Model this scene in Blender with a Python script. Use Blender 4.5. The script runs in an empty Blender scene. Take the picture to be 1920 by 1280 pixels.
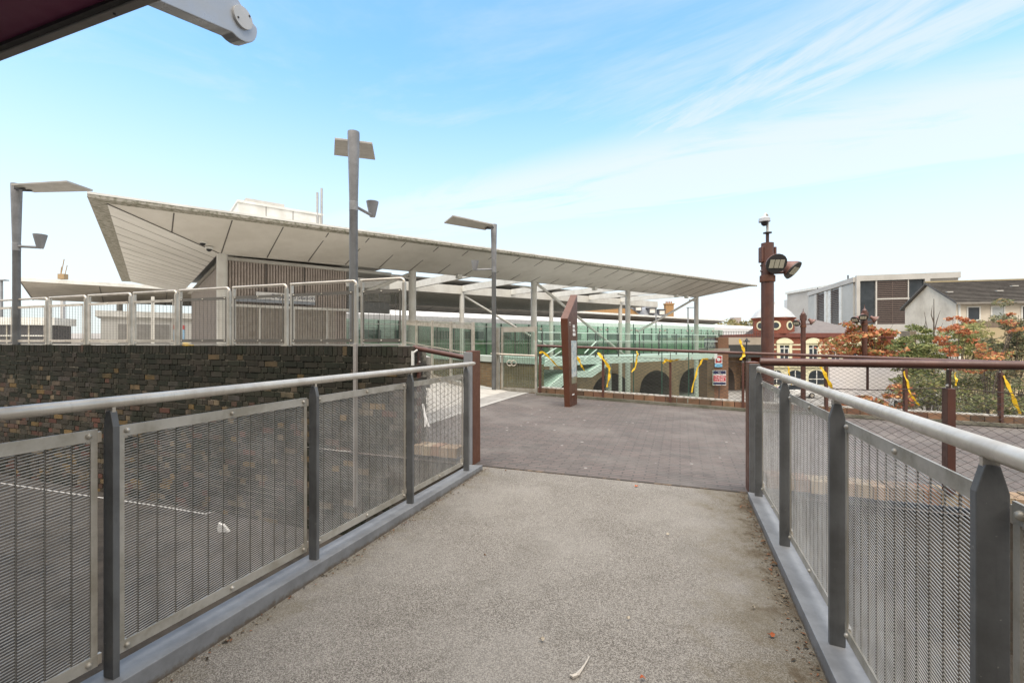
import bpy, math, random
from mathutils import Vector, Matrix
rnd = random.Random(7)
scn = bpy.context.scene
# ------------------------------------------------------------------ camera
EYE, F = 1.4, 860.0
cam_d = bpy.data.cameras.new("camera"); cam = bpy.data.objects.new("camera", cam_d)
scn.collection.objects.link(cam); scn.camera = cam
cam.location = (0, 0, EYE); cam.rotation_euler = (math.radians(90), 0, 0)
cam_d.sensor_width = 36; cam_d.lens = F / 1920 * 36; cam_d.clip_start = .05; cam_d.clip_end = 3000
scn.view_settings.view_transform = 'Standard'; scn.view_settings.look = 'None'
scn.view_settings.gamma = 1; scn.view_settings.exposure = 1.2
# ------------------------------------------------------------------ sun and sky
SUN_EL, SUN_AZ = math.radians(70), math.radians(190)      # azimuth clockwise from +Y
sl = bpy.data.lights.new("sun", 'SUN'); sl.energy = 2.6; sl.angle = math.radians(70); sl.color = (1, .93, .85)
so = bpy.data.objects.new("sun", sl); scn.collection.objects.link(so)
sd = Vector((math.sin(SUN_AZ)*math.cos(SUN_EL), math.cos(SUN_AZ)*math.cos(SUN_EL), math.sin(SUN_EL)))
so.rotation_euler = sd.to_track_quat('Z', 'Y').to_euler(); so.location = (20, -20, 30)
W = bpy.data.worlds.new("World"); scn.world = W; W.use_nodes = True
nt = W.node_tree; nt.nodes.clear()
def N(t, typ, **kw):
    n = t.nodes.new(typ)
    for k, v in kw.items(): setattr(n, k, v)
    return n
def setin(n, **kw):
    for k, v in kw.items(): n.inputs[k.replace('_', ' ')].default_value = v
    return n
def mth(t, op, a, b=None, c=None, clamp=False):
    n = N(t, 'ShaderNodeMath', operation=op, use_clamp=clamp)
    for i, v in enumerate((a, b, c)):
        if v is None: continue
        if hasattr(v, 'node'): t.links.new(v, n.inputs[i])
        else: n.inputs[i].default_value = v
    return n.outputs[0]
def ramp(t, fac, a, b, lo=0., hi=1.):
    n = N(t, 'ShaderNodeMapRange', interpolation_type='SMOOTHSTEP'); n.clamp = True
    t.links.new(fac, n.inputs[0])
    n.inputs[1].default_value, n.inputs[2].default_value, n.inputs[3].default_value, n.inputs[4].default_value = a, b, lo, hi
    return n.outputs[0]
sky = N(nt, 'ShaderNodeTexSky', sky_type='NISHITA', sun_disc=False, sun_elevation=SUN_EL, sun_rotation=SUN_AZ,
        air_density=1.0, dust_density=.6, ozone_density=1.6)
hs = N(nt, 'ShaderNodeHueSaturation'); setin(hs, Saturation=.96, Value=1.0)
nt.links.new(sky.outputs[0], hs.inputs['Color'])
gn = N(nt, 'ShaderNodeMix', data_type='RGBA', blend_type='MULTIPLY'); gn.inputs[0].default_value = 1; nt.links.new(hs.outputs[0], gn.inputs[6]); gn.inputs[7].default_value = (1.05, 1.50, 1.60, 1)
tc = N(nt, 'ShaderNodeTexCoord'); sx = N(nt, 'ShaderNodeSeparateXYZ'); nt.links.new(tc.outputs['Generated'], sx.inputs[0])
zz = mth(nt, 'MAXIMUM', sx.outputs[2], .02)
pxn = mth(nt, 'DIVIDE', sx.outputs[0], zz); pyn = mth(nt, 'DIVIDE', sx.outputs[1], zz)
def cloud(p, q, width, soft, nscale, stretch, lo, hi, seed):
    dx, dy = q[0]-p[0], q[1]-p[1]; L = math.hypot(dx, dy); dx /= L; dy /= L
    along = mth(nt, 'ADD', mth(nt, 'MULTIPLY', pxn, dx), mth(nt, 'MULTIPLY', pyn, dy))
    acr = mth(nt, 'ADD', mth(nt, 'MULTIPLY', pxn, -dy), mth(nt, 'MULTIPLY', pyn, dx))
    off = p[0]*-dy + p[1]*dx
    cv = N(nt, 'ShaderNodeCombineXYZ'); nt.links.new(mth(nt, 'DIVIDE', along, stretch), cv.inputs[0])
    nt.links.new(acr, cv.inputs[1]); cv.inputs[2].default_value = seed
    nz = N(nt, 'ShaderNodeTexNoise'); setin(nz, Scale=nscale, Detail=11, Roughness=.66, Distortion=.7); nt.links.new(cv.outputs[0], nz.inputs[0])
    dist = mth(nt, 'ABSOLUTE', mth(nt, 'SUBTRACT', acr, off))
    m = ramp(nt, dist, width, width+soft, 1., 0.)
    return mth(nt, 'MULTIPLY', m, ramp(nt, nz.outputs[0], lo, hi)), along
c1, al1 = cloud((.87, 2.2), (1.276, 1.39), .14, .42, 3.4, 4.6, .36, .66, 1.3)
c1 = mth(nt, 'MULTIPLY', mth(nt, 'MULTIPLY', c1, .62), ramp(nt, sx.outputs[1], .1, .4))
c2, al2 = cloud((-.25, 3.58), (2.34, 2.1), .40, .7, 1.6, 3.4, .25, .52, 4.1)
c2 = mth(nt, 'MULTIPLY', mth(nt, 'MULTIPLY', c2, .74), ramp(nt, sx.outputs[1], .1, .4))
c3, _ = cloud((0, 0), (1, -.7), 50, 1, .8, 3.0, .36, .74, 9.)          # thin veil over the whole sky
c3 = mth(nt, 'MULTIPLY', c3, .55)
haze = mth(nt, 'MULTIPLY', ramp(nt, sx.outputs[2], .55, .06), .88)       # milky air towards the horizon
fac = mth(nt, 'MAXIMUM', mth(nt, 'MAXIMUM', c1, c2), mth(nt, 'MAXIMUM', c3, haze))
mx = N(nt, 'ShaderNodeMix', data_type='RGBA'); nt.links.new(fac, mx.inputs[0]); nt.links.new(gn.outputs[2], mx.inputs[6])
mx.inputs[7].default_value = (4.05, 4.1, 4.1, 1)
warm = N(nt, 'ShaderNodeMix', data_type='RGBA'); nt.links.new(mx.outputs[2], warm.inputs[6]); warm.inputs[7].default_value = (5.1, 4.8, 4.45, 1)   # unseen warm white sky added overhead and behind to warm the fill light
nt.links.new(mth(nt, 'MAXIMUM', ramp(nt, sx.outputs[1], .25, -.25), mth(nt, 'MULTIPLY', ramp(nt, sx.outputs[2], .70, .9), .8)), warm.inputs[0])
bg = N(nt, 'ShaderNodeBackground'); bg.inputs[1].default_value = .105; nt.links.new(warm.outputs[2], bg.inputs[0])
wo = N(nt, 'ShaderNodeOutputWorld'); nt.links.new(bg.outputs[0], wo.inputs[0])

# ------------------------------------------------------------------ measuring helpers
def V(*a): return Vector(a)
def P(px, py, d): return V((px-960)/F*d, d, EYE-(py-640)/F*d)
def zat(py, d): return EYE-(py-640)/F*d
E0 = V(-.45, 5.19); UU = V(.3439, .939); VV = V(.939, -.3439)      # walkway end corner, walkway direction, across
def WK(a, b, z=0.): p = E0+VV*a+UU*b; return V(p.x, p.y, z)
def on_line(px, A, B):                                             # where the sight line of a column meets the vertical plane A-B
    k = (px-960)/F; dx, dy = B[0]-A[0], B[1]-A[1]
    t = (k*A[1]-A[0])/(dx-k*dy); return t, V(A[0]+t*dx, A[1]+t*dy)
def on_plane(px, py, A, B):
    t, p = on_line(px, A, B); return V(p.x, p.y, zat(py, p.y))
def lerp(a, b, t): return a+(b-a)*t
UP = V(0, 0, 1)

# ------------------------------------------------------------------ mesh builder
OFF = {}
class MB:
    def __init__(s): s.v = []; s.f = []; s.c = []; s.cur = None
    def add(s, vs, fs):
        o = len(s.v); s.v += [tuple(x) for x in vs]
        for f in fs: s.f.append([i+o for i in f]); s.c.append(s.cur)
        return s
    def box(s, c, sx, sy, sz, ax=V(1, 0, 0)):                      # c: centre; ax: horizontal direction of the x side
        ax = V(ax[0], ax[1], 0).normalized(); ay = V(-ax.y, ax.x, 0); c = Vector(c)
        vs = [c+ax*(i*sx/2)+ay*(j*sy/2)+UP*(k*sz/2) for k in (-1, 1) for j in (-1, 1) for i in (-1, 1)]
        return s.add(vs, [(0, 2, 3, 1), (4, 5, 7, 6), (0, 1, 5, 4), (2, 6, 7, 3), (0, 4, 6, 2), (1, 3, 7, 5)])
    def bar(s, p, q, w, h, up=UP):                                 # beam from p to q, w sideways, h along up
        p, q = Vector(p), Vector(q); d = (q-p).normalized(); si = d.cross(up).normalized(); u = si.cross(d).normalized()
        vs = [e+si*(i*w/2)+u*(j*h/2) for e in (p, q) for j in (-1, 1) for i in (-1, 1)]
        return s.add(vs, [(0, 1, 3, 2), (4, 6, 7, 5), (0, 4, 5, 1), (2, 3, 7, 6), (0, 2, 6, 4), (1, 5, 7, 3)])
    def tube(s, pts, r, n=8, cap=True):
        pts = [Vector(p) for p in pts]; rs = r if isinstance(r, (list, tuple)) else [r]*len(pts); vs = []; prev = None
        for i, p in enumerate(pts):
            d = (pts[min(i+1, len(pts)-1)]-pts[max(i-1, 0)]).normalized()
            ref = prev if prev is not None else (V(0, 0, 1) if abs(d.z) < .95 else V(1, 0, 0))
            a = d.cross(ref).normalized(); b = a.cross(d).normalized(); prev = b
            vs += [p+a*(math.cos(2*math.pi*k/n)*rs[i])+b*(math.sin(2*math.pi*k/n)*rs[i]) for k in range(n)]
        fs = [(i*n+k, i*n+(k+1) % n, (i+1)*n+(k+1) % n, (i+1)*n+k) for i in range(len(pts)-1) for k in range(n)]
        if cap: fs += [tuple(range(n))[::-1], tuple(range((len(pts)-1)*n, len(pts)*n))]
        return s.add(vs, fs)
    def prism(s, poly, ext):                                       # polygon swept along ext
        poly = [Vector(p) for p in poly]; ext = Vector(ext); n = len(poly)
        vs = poly+[p+ext for p in poly]
        return s.add(vs, [tuple(range(n))[::-1], tuple(range(n, 2*n))]+[(i, (i+1) % n, n+(i+1) % n, n+i) for i in range(n)])
    def quad(s, *p): return s.add(p, [tuple(range(len(p)))])
    def slab(s, poly, t): return s.prism(poly, (0, 0, -t))
    def lathe(s, c, prof, n=16, ax=UP):                            # prof: (radius, distance along ax)
        c = Vector(c); ax = Vector(ax).normalized(); a = ax.orthogonal().normalized(); b = ax.cross(a); vs = []
        for r, h in prof: vs += [c+ax*h+a*(math.cos(2*math.pi*k/n)*r)+b*(math.sin(2*math.pi*k/n)*r) for k in range(n)]
        m = len(prof)
        fs = [(i*n+k, i*n+(k+1) % n, (i+1)*n+(k+1) % n, (i+1)*n+k) for i in range(m-1) for k in range(n)]
        return s.add(vs, fs+[tuple(range(n))[::-1], tuple(range((m-1)*n, m*n))])
    def build(s, name, mat, parent=None, smooth=False, bevel=0.):
        off = OFF.get(parent.name, V(0, 0, 0)) if parent else V(0, 0, 0)
        me = bpy.data.meshes.new(name); me.from_pydata([Vector(v)-off for v in s.v], [], s.f); me.materials.append(mat)
        if any(c is not None for c in s.c):
            at = me.attributes.new('col', 'FLOAT_COLOR', 'FACE')
            for i, c in enumerate(s.c): at.data[i].color = (*(c or (1, 1, 1)), 1)
        if smooth:
            me.polygons.foreach_set('use_smooth', [len(f) <= 4 for f in s.f])
            try: me.set_sharp_from_angle(angle=math.radians(40))
            except Exception: pass
        o = bpy.data.objects.new(name, me); scn.collection.objects.link(o)
        if bevel:
            b = o.modifiers.new('bevel', 'BEVEL'); b.width = bevel; b.segments = 2; b.limit_method = 'ANGLE'
        if parent: o.parent = parent; OFF[o.name] = off
        return o
def tag(o, label, cat, group=None, kind=None):
    if label: o['label'] = label
    if cat: o['category'] = cat
    if group: o['group'] = group
    if kind: o['kind'] = kind
    return o
def thing(name, loc, label, cat, group=None):
    o = bpy.data.objects.new(name, None); scn.collection.objects.link(o); o.location = loc; o.empty_display_size = .2
    OFF[o.name] = Vector(loc); return tag(o, label, cat, group)
def struct(name, mb, mat): o = mb.build(name, mat); o['kind'] = 'structure'; return o
def text(name, s, size, origin, xdir, mat, parent, ext=.004, ax='CENTER', spacing=1.):
    c = bpy.data.curves.new('t', 'FONT'); c.body = s; c.size = size; c.extrude = ext; c.align_x = ax; c.align_y = 'CENTER'
    c.resolution_u = 2; c.space_character = spacing
    t = bpy.data.objects.new('t', c); scn.collection.objects.link(t)
    me = bpy.data.meshes.new_from_object(t.evaluated_get(bpy.context.evaluated_depsgraph_get()))
    bpy.data.objects.remove(t)
    x = Vector(xdir).normalized(); y = UP; z = x.cross(y); off = OFF.get(parent.name, V(0, 0, 0))
    me.transform(Matrix.Translation(Vector(origin)-off) @ Matrix((x, y, z)).transposed().to_4x4())
    me.materials.clear(); me.materials.append(mat)
    o = bpy.data.objects.new(name, me); scn.collection.objects.link(o); o.parent = parent; OFF[o.name] = off; return o

# ------------------------------------------------------------------ materials
def base_mat(name, rough=.6, metal=0., spec=.5):
    m = bpy.data.materials.new(name); m.use_nodes = True; t = m.node_tree; b = t.nodes['Principled BSDF']
    b.inputs['Roughness'].default_value = rough; b.inputs['Metallic'].default_value = metal
    b.inputs['Specular IOR Level'].default_value = spec
    return m, t, b
def noise(t, scale, detail=4, rough=.6, vec=None, dist=0.):
    n = N(t, 'ShaderNodeTexNoise'); setin(n, Scale=scale, Detail=detail, Roughness=rough, Distortion=dist)
    if vec is None:
        g = N(t, 'ShaderNodeNewGeometry'); vec = g.outputs['Position']
    t.links.new(vec, n.inputs[0]); return n.outputs[0]
def mixc(t, fac, a, b):
    n = N(t, 'ShaderNodeMix', data_type='RGBA')
    for v, i in ((fac, 0), (a, 6), (b, 7)):
        if hasattr(v, 'node'): t.links.new(v, n.inputs[i])
        else: n.inputs[i].default_value = v if i == 0 else (*v[:3], 1)
    return n.outputs[2]
def bump(t, b, h, s, d=.01):
    n = N(t, 'ShaderNodeBump'); setin(n, Strength=s, Distance=d); t.links.new(h, n.inputs['Height']); t.links.new(n.outputs[0], b.inputs['Normal'])
def M(name, col, rough=.6, metal=0., col2=None, scale=3., var=.18, bmp=0., bscale=60., spec=.5, lo=.35, hi=.7, chips=None):
    m, t, b = base_mat(name, rough, metal, spec)
    col2 = col2 or tuple(c*(1-var) for c in col)
    n1 = noise(t, scale, 6, .65)
    cc = mixc(t, ramp(t, n1, lo, hi), col, col2)
    if chips:
        g = N(t, 'ShaderNodeNewGeometry'); mp = N(t, 'ShaderNodeMapping'); mp.inputs['Scale'].default_value = (60, 60, 5); t.links.new(g.outputs['Position'], mp.inputs[0])
        cc = mixc(t, mth(t, 'MULTIPLY', ramp(t, noise(t, 1., 4, .6, mp.outputs[0]), .50, .72), .35), cc, tuple(x*.55 for x in col))
        cc = mixc(t, mth(t, 'MULTIPLY', ramp(t, noise(t, 55, 3, .6), .70, .74), .8), cc, chips)
    t.links.new(cc, b.inputs['Base Color'])
    rr = ramp(t, noise(t, scale*4, 3), .3, .7, max(0, rough-.08), min(1, rough+.08)); t.links.new(rr, b.inputs['Roughness'])
    if bmp: bump(t, b, noise(t, bscale, 4), bmp)
    return m
def attr_mat(name, rough=.7, trans=0., bmp=0., dirt=None):
    m, t, b = base_mat(name, rough, 0, .3); a = N(t, 'ShaderNodeAttribute', attribute_name='col'); col = a.outputs['Color']
    if dirt: col = mixc(t, mth(t, 'MULTIPLY', ramp(t, noise(t, dirt[1], 6, .7), .45, .7), dirt[2]), col, dirt[0])
    t.links.new(col, b.inputs['Base Color'])
    if bmp: bump(t, b, noise(t, 70, 5), bmp)
    if trans:
        tr = N(t, 'ShaderNodeBsdfTranslucent'); t.links.new(col, tr.inputs[0]); ms = N(t, 'ShaderNodeMixShader'); ms.inputs[0].default_value = trans
        t.links.new(b.outputs[0], ms.inputs[1]); t.links.new(tr.outputs[0], ms.inputs[2]); t.links.new(ms.outputs[0], t.nodes['Material Output'].inputs[0])
    return m
def brick_mat(name, xdir, c1, c2, mortar, bw=.225, bh=.08, ydir=(0, 0, 1), ms=.012, stain=None, bmp=.5, rough=.85, msm=.1, speck=0.):
    m, t, b = base_mat(name, rough, 0, .25); g = N(t, 'ShaderNodeNewGeometry'); cv = N(t, 'ShaderNodeCombineXYZ')
    for i, dr in enumerate((xdir, ydir)):
        dt = N(t, 'ShaderNodeVectorMath', operation='DOT_PRODUCT'); t.links.new(g.outputs['Position'], dt.inputs[0])
        dt.inputs[1].default_value = (*dr, 0)[:3] if len(dr) < 3 else dr; t.links.new(dt.outputs['Value'], cv.inputs[i])
    k = N(t, 'ShaderNodeTexBrick'); setin(k, Scale=1, Mortar_Size=ms, Mortar_Smooth=msm, Bias=-.1, Brick_Width=bw, Row_Height=bh)
    k.inputs['Color1'].default_value = (*c1, 1); k.inputs['Color2'].default_value = (*c2, 1); k.inputs['Mortar'].default_value = (*mortar, 1)
    t.links.new(cv.outputs[0], k.inputs[0]); col = k.outputs[0]
    col = mixc(t, mth(t, 'MULTIPLY', ramp(t, noise(t, 5, 6, .7), .35, .75), .45), col, tuple(x*.55 for x in c1))
    if stain: col = mixc(t, mth(t, 'MULTIPLY', ramp(t, noise(t, stain[1], 5, .6), .45, .68), stain[2]), col, stain[0])
    if speck:
        vo = N(t, 'ShaderNodeTexVoronoi'); setin(vo, Scale=3.2); t.links.new(g.outputs['Position'], vo.inputs[0])
        col = mixc(t, mth(t, 'MULTIPLY', ramp(t, vo.outputs['Distance'], .085, .05), speck), col, (.36, .34, .31))
        col = mixc(t, mth(t, 'MULTIPLY', ramp(t, noise(t, 1.3, 5, .7), .52, .70), .5), col, tuple(x*.6 for x in c2))
    t.links.new(col, b.inputs['Base Color'])
    inv = mth(t, 'ADD', mth(t, 'SUBTRACT', 1., k.outputs[1]), mth(t, 'MULTIPLY', noise(t, 90, 3), .35)); bump(t, b, inv, bmp, .008)
    return m
def glass_mat(name, col, refl=.12):
    m = bpy.data.materials.new(name); m.use_nodes = True; t = m.node_tree; t.nodes.remove(t.nodes['Principled BSDF'])
    tr = N(t, 'ShaderNodeBsdfTransparent'); tr.inputs[0].default_value = (*col, 1); gl = N(t, 'ShaderNodeBsdfGlossy'); setin(gl, Roughness=.03)
    lw = N(t, 'ShaderNodeLayerWeight'); setin(lw, Blend=.5); ms = N(t, 'ShaderNodeMixShader')
    t.links.new(mth(t, 'ADD', mth(t, 'MULTIPLY', mth(t, 'POWER', lw.outputs['Facing'], 4.), .5), refl*.35), ms.inputs[0])
    t.links.new(tr.outputs[0], ms.inputs[1]); t.links.new(gl.outputs[0], ms.inputs[2]); t.links.new(ms.outputs[0], t.nodes['Material Output'].inputs[0])
    return m
steel = M('brushed steel', (.62, .57, .49), .36, .4, (.46, .41, .34), 5, chips=(.34, .31, .27))
steel_dull = M('weathered steel', (.50, .47, .41), .5, .45, (.33, .30, .24), 6)
wire_m = M('woven wire steel', (.54, .51, .455), .40, .4, (.34, .32, .28), 5)
rod_m = M('grimy rod steel', (.16, .15, .13), .6, .3)
grey = M('grey coated steel', (.125, .128, .128), .5, .05, (.078, .078, .075), 3.5, bmp=.05, chips=(.27, .26, .24))
grey_lt = M('pale grey coated steel', (.27, .275, .28), .45, .1, (.19, .193, .196), 4)
brown = M('brown coated steel', (.105, .045, .032), .42, .0, (.07, .032, .025), 4, chips=(.17, .10, .075))
brown_l = M('rust brown coated steel', (.125, .046, .022), .5, 0, (.095, .036, .018), 3, chips=(.20, .12, .08))
brown_d = M('dark brown coated steel', (.06, .028, .021), .38, 0, (.04, .02, .016), 6)
net_m = M('dark rope wire', (.05, .038, .032), .5, .4)
white = M('white paint', (.74, .74, .70), .5, 0, (.60, .59, .54), 1.5)
white_col = M('cream white paint', (.62, .61, .56), .5, 0, (.52, .50, .45), 1.2)
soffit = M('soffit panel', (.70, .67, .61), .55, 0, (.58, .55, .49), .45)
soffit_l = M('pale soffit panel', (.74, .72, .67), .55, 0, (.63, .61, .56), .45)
seam = M('dark joint', (.12, .11, .10), .7)
gutter = M('mossy gutter', (.36, .34, .29), .8, 0, (.15, .145, .10), 9, lo=.40, hi=.66)
black = M('black', (.02, .02, .022), .5)
dark = M('dark metal', (.045, .045, .045), .5)
yellow = M('yellow tape', (.80, .52, .02), .45, 0, (.66, .40, .015), 14)
glass_g = glass_mat('green glass', (.84, .94, .89))
glass_g2 = glass_mat('deep green glass', (.74, .86, .79))
glass_d = M('window glass', (.022, .030, .036), .12, 0, (.05, .06, .07), .5, spec=.35)
# ------------------------------------------------------------------ ground, walkway, plaza
GZ = -5.0
def tarmac():
    m, t, b = base_mat('speckled tarmac', .9, 0, .2)
    g = N(t, 'ShaderNodeNewGeometry'); pos = g.outputs['Position']
    def dot(v, off=0.):
        d = N(t, 'ShaderNodeVectorMath', operation='DOT_PRODUCT'); t.links.new(pos, d.inputs[0]); d.inputs[1].default_value = (v.x, v.y, 0); return mth(t, 'SUBTRACT', d.outputs['Value'], off)
    a = dot(VV, VV.x*E0.x+VV.y*E0.y)
    vo = N(t, 'ShaderNodeTexVoronoi'); setin(vo, Scale=240); t.links.new(pos, vo.inputs[0])
    sep = N(t, 'ShaderNodeSeparateColor'); t.links.new(vo.outputs['Color'], sep.inputs[0])
    sp = ramp(t, sep.outputs[0], .15, .95)
    col = mixc(t, sp, (.110, .098, .084), (.335, .31, .272))
    col = mixc(t, mth(t, 'MULTIPLY', ramp(t, noise(t, 520, 2), .50, .64), .6), col, (.075, .064, .052))
    col = mixc(t, mth(t, 'MULTIPLY', ramp(t, noise(t, .9, 5, .6), .38, .68), .5), col, (.29, .27, .24))
    col = mixc(t, mth(t, 'MULTIPLY', ramp(t, noise(t, 2.6, 6, .7, None, .6), .48, .72), .30), col, (.10, .09, .072))
    ed = mth(t, 'ADD', a, mth(t, 'MULTIPLY', mth(t, 'SUBTRACT', noise(t, 3.2, 6, .7), .5), 1.5))
    col = mixc(t, mth(t, 'MULTIPLY', ramp(t, noise(t, 38, 3), .64, .70), .35), col, (.07, .062, .052))
    col = mixc(t, mth(t, 'MULTIPLY', ramp(t, ed, 2.2, 2.8), .62), col, (.14, .115, .072))
    col = mixc(t, mth(t, 'MULTIPLY', ramp(t, ed, .42, .1), .35), col, (.15, .125, .075))
    col = mixc(t, mth(t, 'MULTIPLY', ramp(t, mth(t, 'ADD', ed, mth(t, 'MULTIPLY', noise(t, 9, 5), .9)), 3.05, 3.4), .8), col, (.085, .06, .035))
    t.links.new(col, b.inputs['Base Color']); bump(t, b, vo.outputs['Distance'], .55, .006); return m
def zplaza(x, y):
    r = V(x, y)-E0; b = r.dot(UU); k = max(0., min(1., b/6.0))
    return k*max(-.5, min(.3, .12-.0355*x)) + (1-k)*0
def sheet(mb, poly_ab, n, m, zf):                                 # quad (a,b corners) -> bilinear grid
    p00, p10, p11, p01 = [Vector(p) for p in poly_ab]; vs = []
    for j in range(m+1):
        for i in range(n+1):
            p = lerp(lerp(p00, p10, i/n), lerp(p01, p11, i/n), j/m); vs.append((p.x, p.y, zf(p.x, p.y)))
    return mb.add(vs, [(j*(n+1)+i, j*(n+1)+i+1, (j+1)*(n+1)+i+1, (j+1)*(n+1)+i) for j in range(m) for i in range(n)])
gm = M('town ground', (.17, .155, .135), .95, 0, (.10, .09, .075), .25, bmp=.2, bscale=8)
struct('ground', MB().quad((-900, -300, GZ), (900, -300, GZ), (900, 900, GZ), (-900, 900, GZ)), gm)
dirt = M('dirt and leaf litter', (.042, .034, .026), .95, 0, (.016, .013, .010), 3, bmp=.8, bscale=30)
b = MB(); q = [WK(-14, -9), WK(.1, -9), WK(.1, .0), WK(-14, .0)]; b.slab([V(p.x, p.y, -1.05) for p in q], .5)
q = [WK(2.7, -9), WK(14, -9), WK(14, .0), WK(2.7, .0)]; b.slab([V(p.x, p.y, -1.05) for p in q], .5)
struct('lower_bank', b, dirt)
# walkway deck
b = MB(); b.slab([WK(0.05, -9), WK(2.93, -9), WK(2.80, 0), WK(.0, 0)], .25); struct('walkway', b, tarmac())
b = MB(); b.slab([WK(.0, -.004, .006), WK(2.8, -.004, .006), WK(2.8, .024, .006), WK(.0, .024, .006)], .004); struct('joint_strip', b, M('soil filled joint', (.045, .036, .028), .95, 0, (.16, .11, .07), 9, lo=.5, hi=.62))
# plaza paving of brown setts: from the walkway end to the far railing
setts = brick_mat('brown setts', VV, (.150, .122, .110), (.112, .102, .093), (.085, .077, .070), .23, .062, UU, .008, ((.185, .165, .148), .8, .55), .8, .8, .1, .7)
FR = [V(.62, 11.2), V(4.89, 9.56), V(9.4, 8.6), V(12.5, 8.1)]     # line of the far railing
ps = [(WK(-.0, .004), WK(4.5, .004)), ]
b = MB()
near = [WK(-1.75, .004), WK(0, .004), WK(2.4, .004), WK(5.2, .004), WK(9.5, .004)]
far = [V(.4, 11.55), V(.62, 11.4), V(4.89, 9.76), V(9.4, 8.8), V(12.5, 8.3)]
for i in range(4): sheet(b, [near[i].xy, near[i+1].xy, far[i+1].xy, far[i].xy], 8, 14, zplaza)
plaza = struct('plaza_paving', b, setts)
band = M('grey granite band', (.30, .285, .26), .8, 0, (.22, .205, .185), 4, bmp=.2)
b = MB(); bn = [WK(-1.75, .006).xy, V(.4, 11.55)]; dirb = (bn[1]-bn[0]).normalized(); lb = V(-dirb.y, dirb.x)
sheet(b, [bn[0]+lb*.55, bn[0], bn[1], bn[1]+lb*.55], 2, 14, lambda x, y: zplaza(x, y)+.004); struct('kerb_band', b, band)
b = MB(); sheet(b, [bn[0]+lb*.09, bn[0]-lb*.03, bn[1]-lb*.03, bn[1]+lb*.09], 1, 14, lambda x, y: zplaza(x, y)+.009); struct('kerb_line', b, M('pale kerb line', (.36, .345, .315), .8))
pale = brick_mat('pale slabs', V(.87, -.5), (.46, .435, .39), (.40, .375, .335), (.24, .22, .19), .6, .45, V(.5, .87), .008, ((.32, .30, .26), 1.2, .4), .3, .8)
b = MB(); sheet(b, [bn[0]+lb*4.6, bn[0]+lb*.55, bn[1]+lb*.55, bn[1]+lb*7+dirb*4.5], 6, 14, lambda x, y: zplaza(x, y)+.003+.06*max(0., -(x+1.8))*0); struct('pavement', b, pale)
# retaining faces under the plaza edge
shade_br = brick_mat('dark retaining brick', VV, (.075, .06, .045), (.05, .042, .035), (.06, .055, .045), .225, .08, ms=.01)  # brick colour darkened for the shadow below the coping
for a0, a1, l in ((-.78, -.06, 'short dark brick retaining wall below the sloping brown rail at left'), (2.92, 9.6, 'dark brick retaining wall under the plaza edge at right')):
    b = MB(); b.prism([WK(a0, .03, -1.1), WK(a1, .03, -1.1), WK(a1, .03, -.02), WK(a0, .03, -.02)], WK(0, .4)-WK(0, 0))
    rw = b.build('retaining_wall', shade_br); tag(rw, l, 'wall')
cop_m = M('worn brick coping', (.34, .23, .145), .85, 0, (.20, .135, .09), 5, bmp=.5)
cpm = attr_mat('coping bricks', .85, 0, .4, ((.12, .11, .07), 6, .5))
for a0, a1, l in ((-.78, -.1, 'short brick-on-edge coping between left end post and brick wall'), (2.95, 9.6, 'long brick-on-edge coping under the brown railing at right')):
    b = MB(); n = int((a1-a0)/.115)
    for i in range(n):
        a = a0+.115*(i+.5); dz = rnd.uniform(-.006, .006); k = rnd.uniform(.75, 1.2)
        b.cur = tuple(c*k for c in rnd.choice([(.36, .25, .16), (.30, .17, .11), (.40, .31, .21), (.25, .18, .13)]))
        b.box(WK(a, .12, .115+dz), .106, .215, .11, VV)
    cp = b.build('brick_coping', cpm); tag(cp, l, 'coping')

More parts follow.
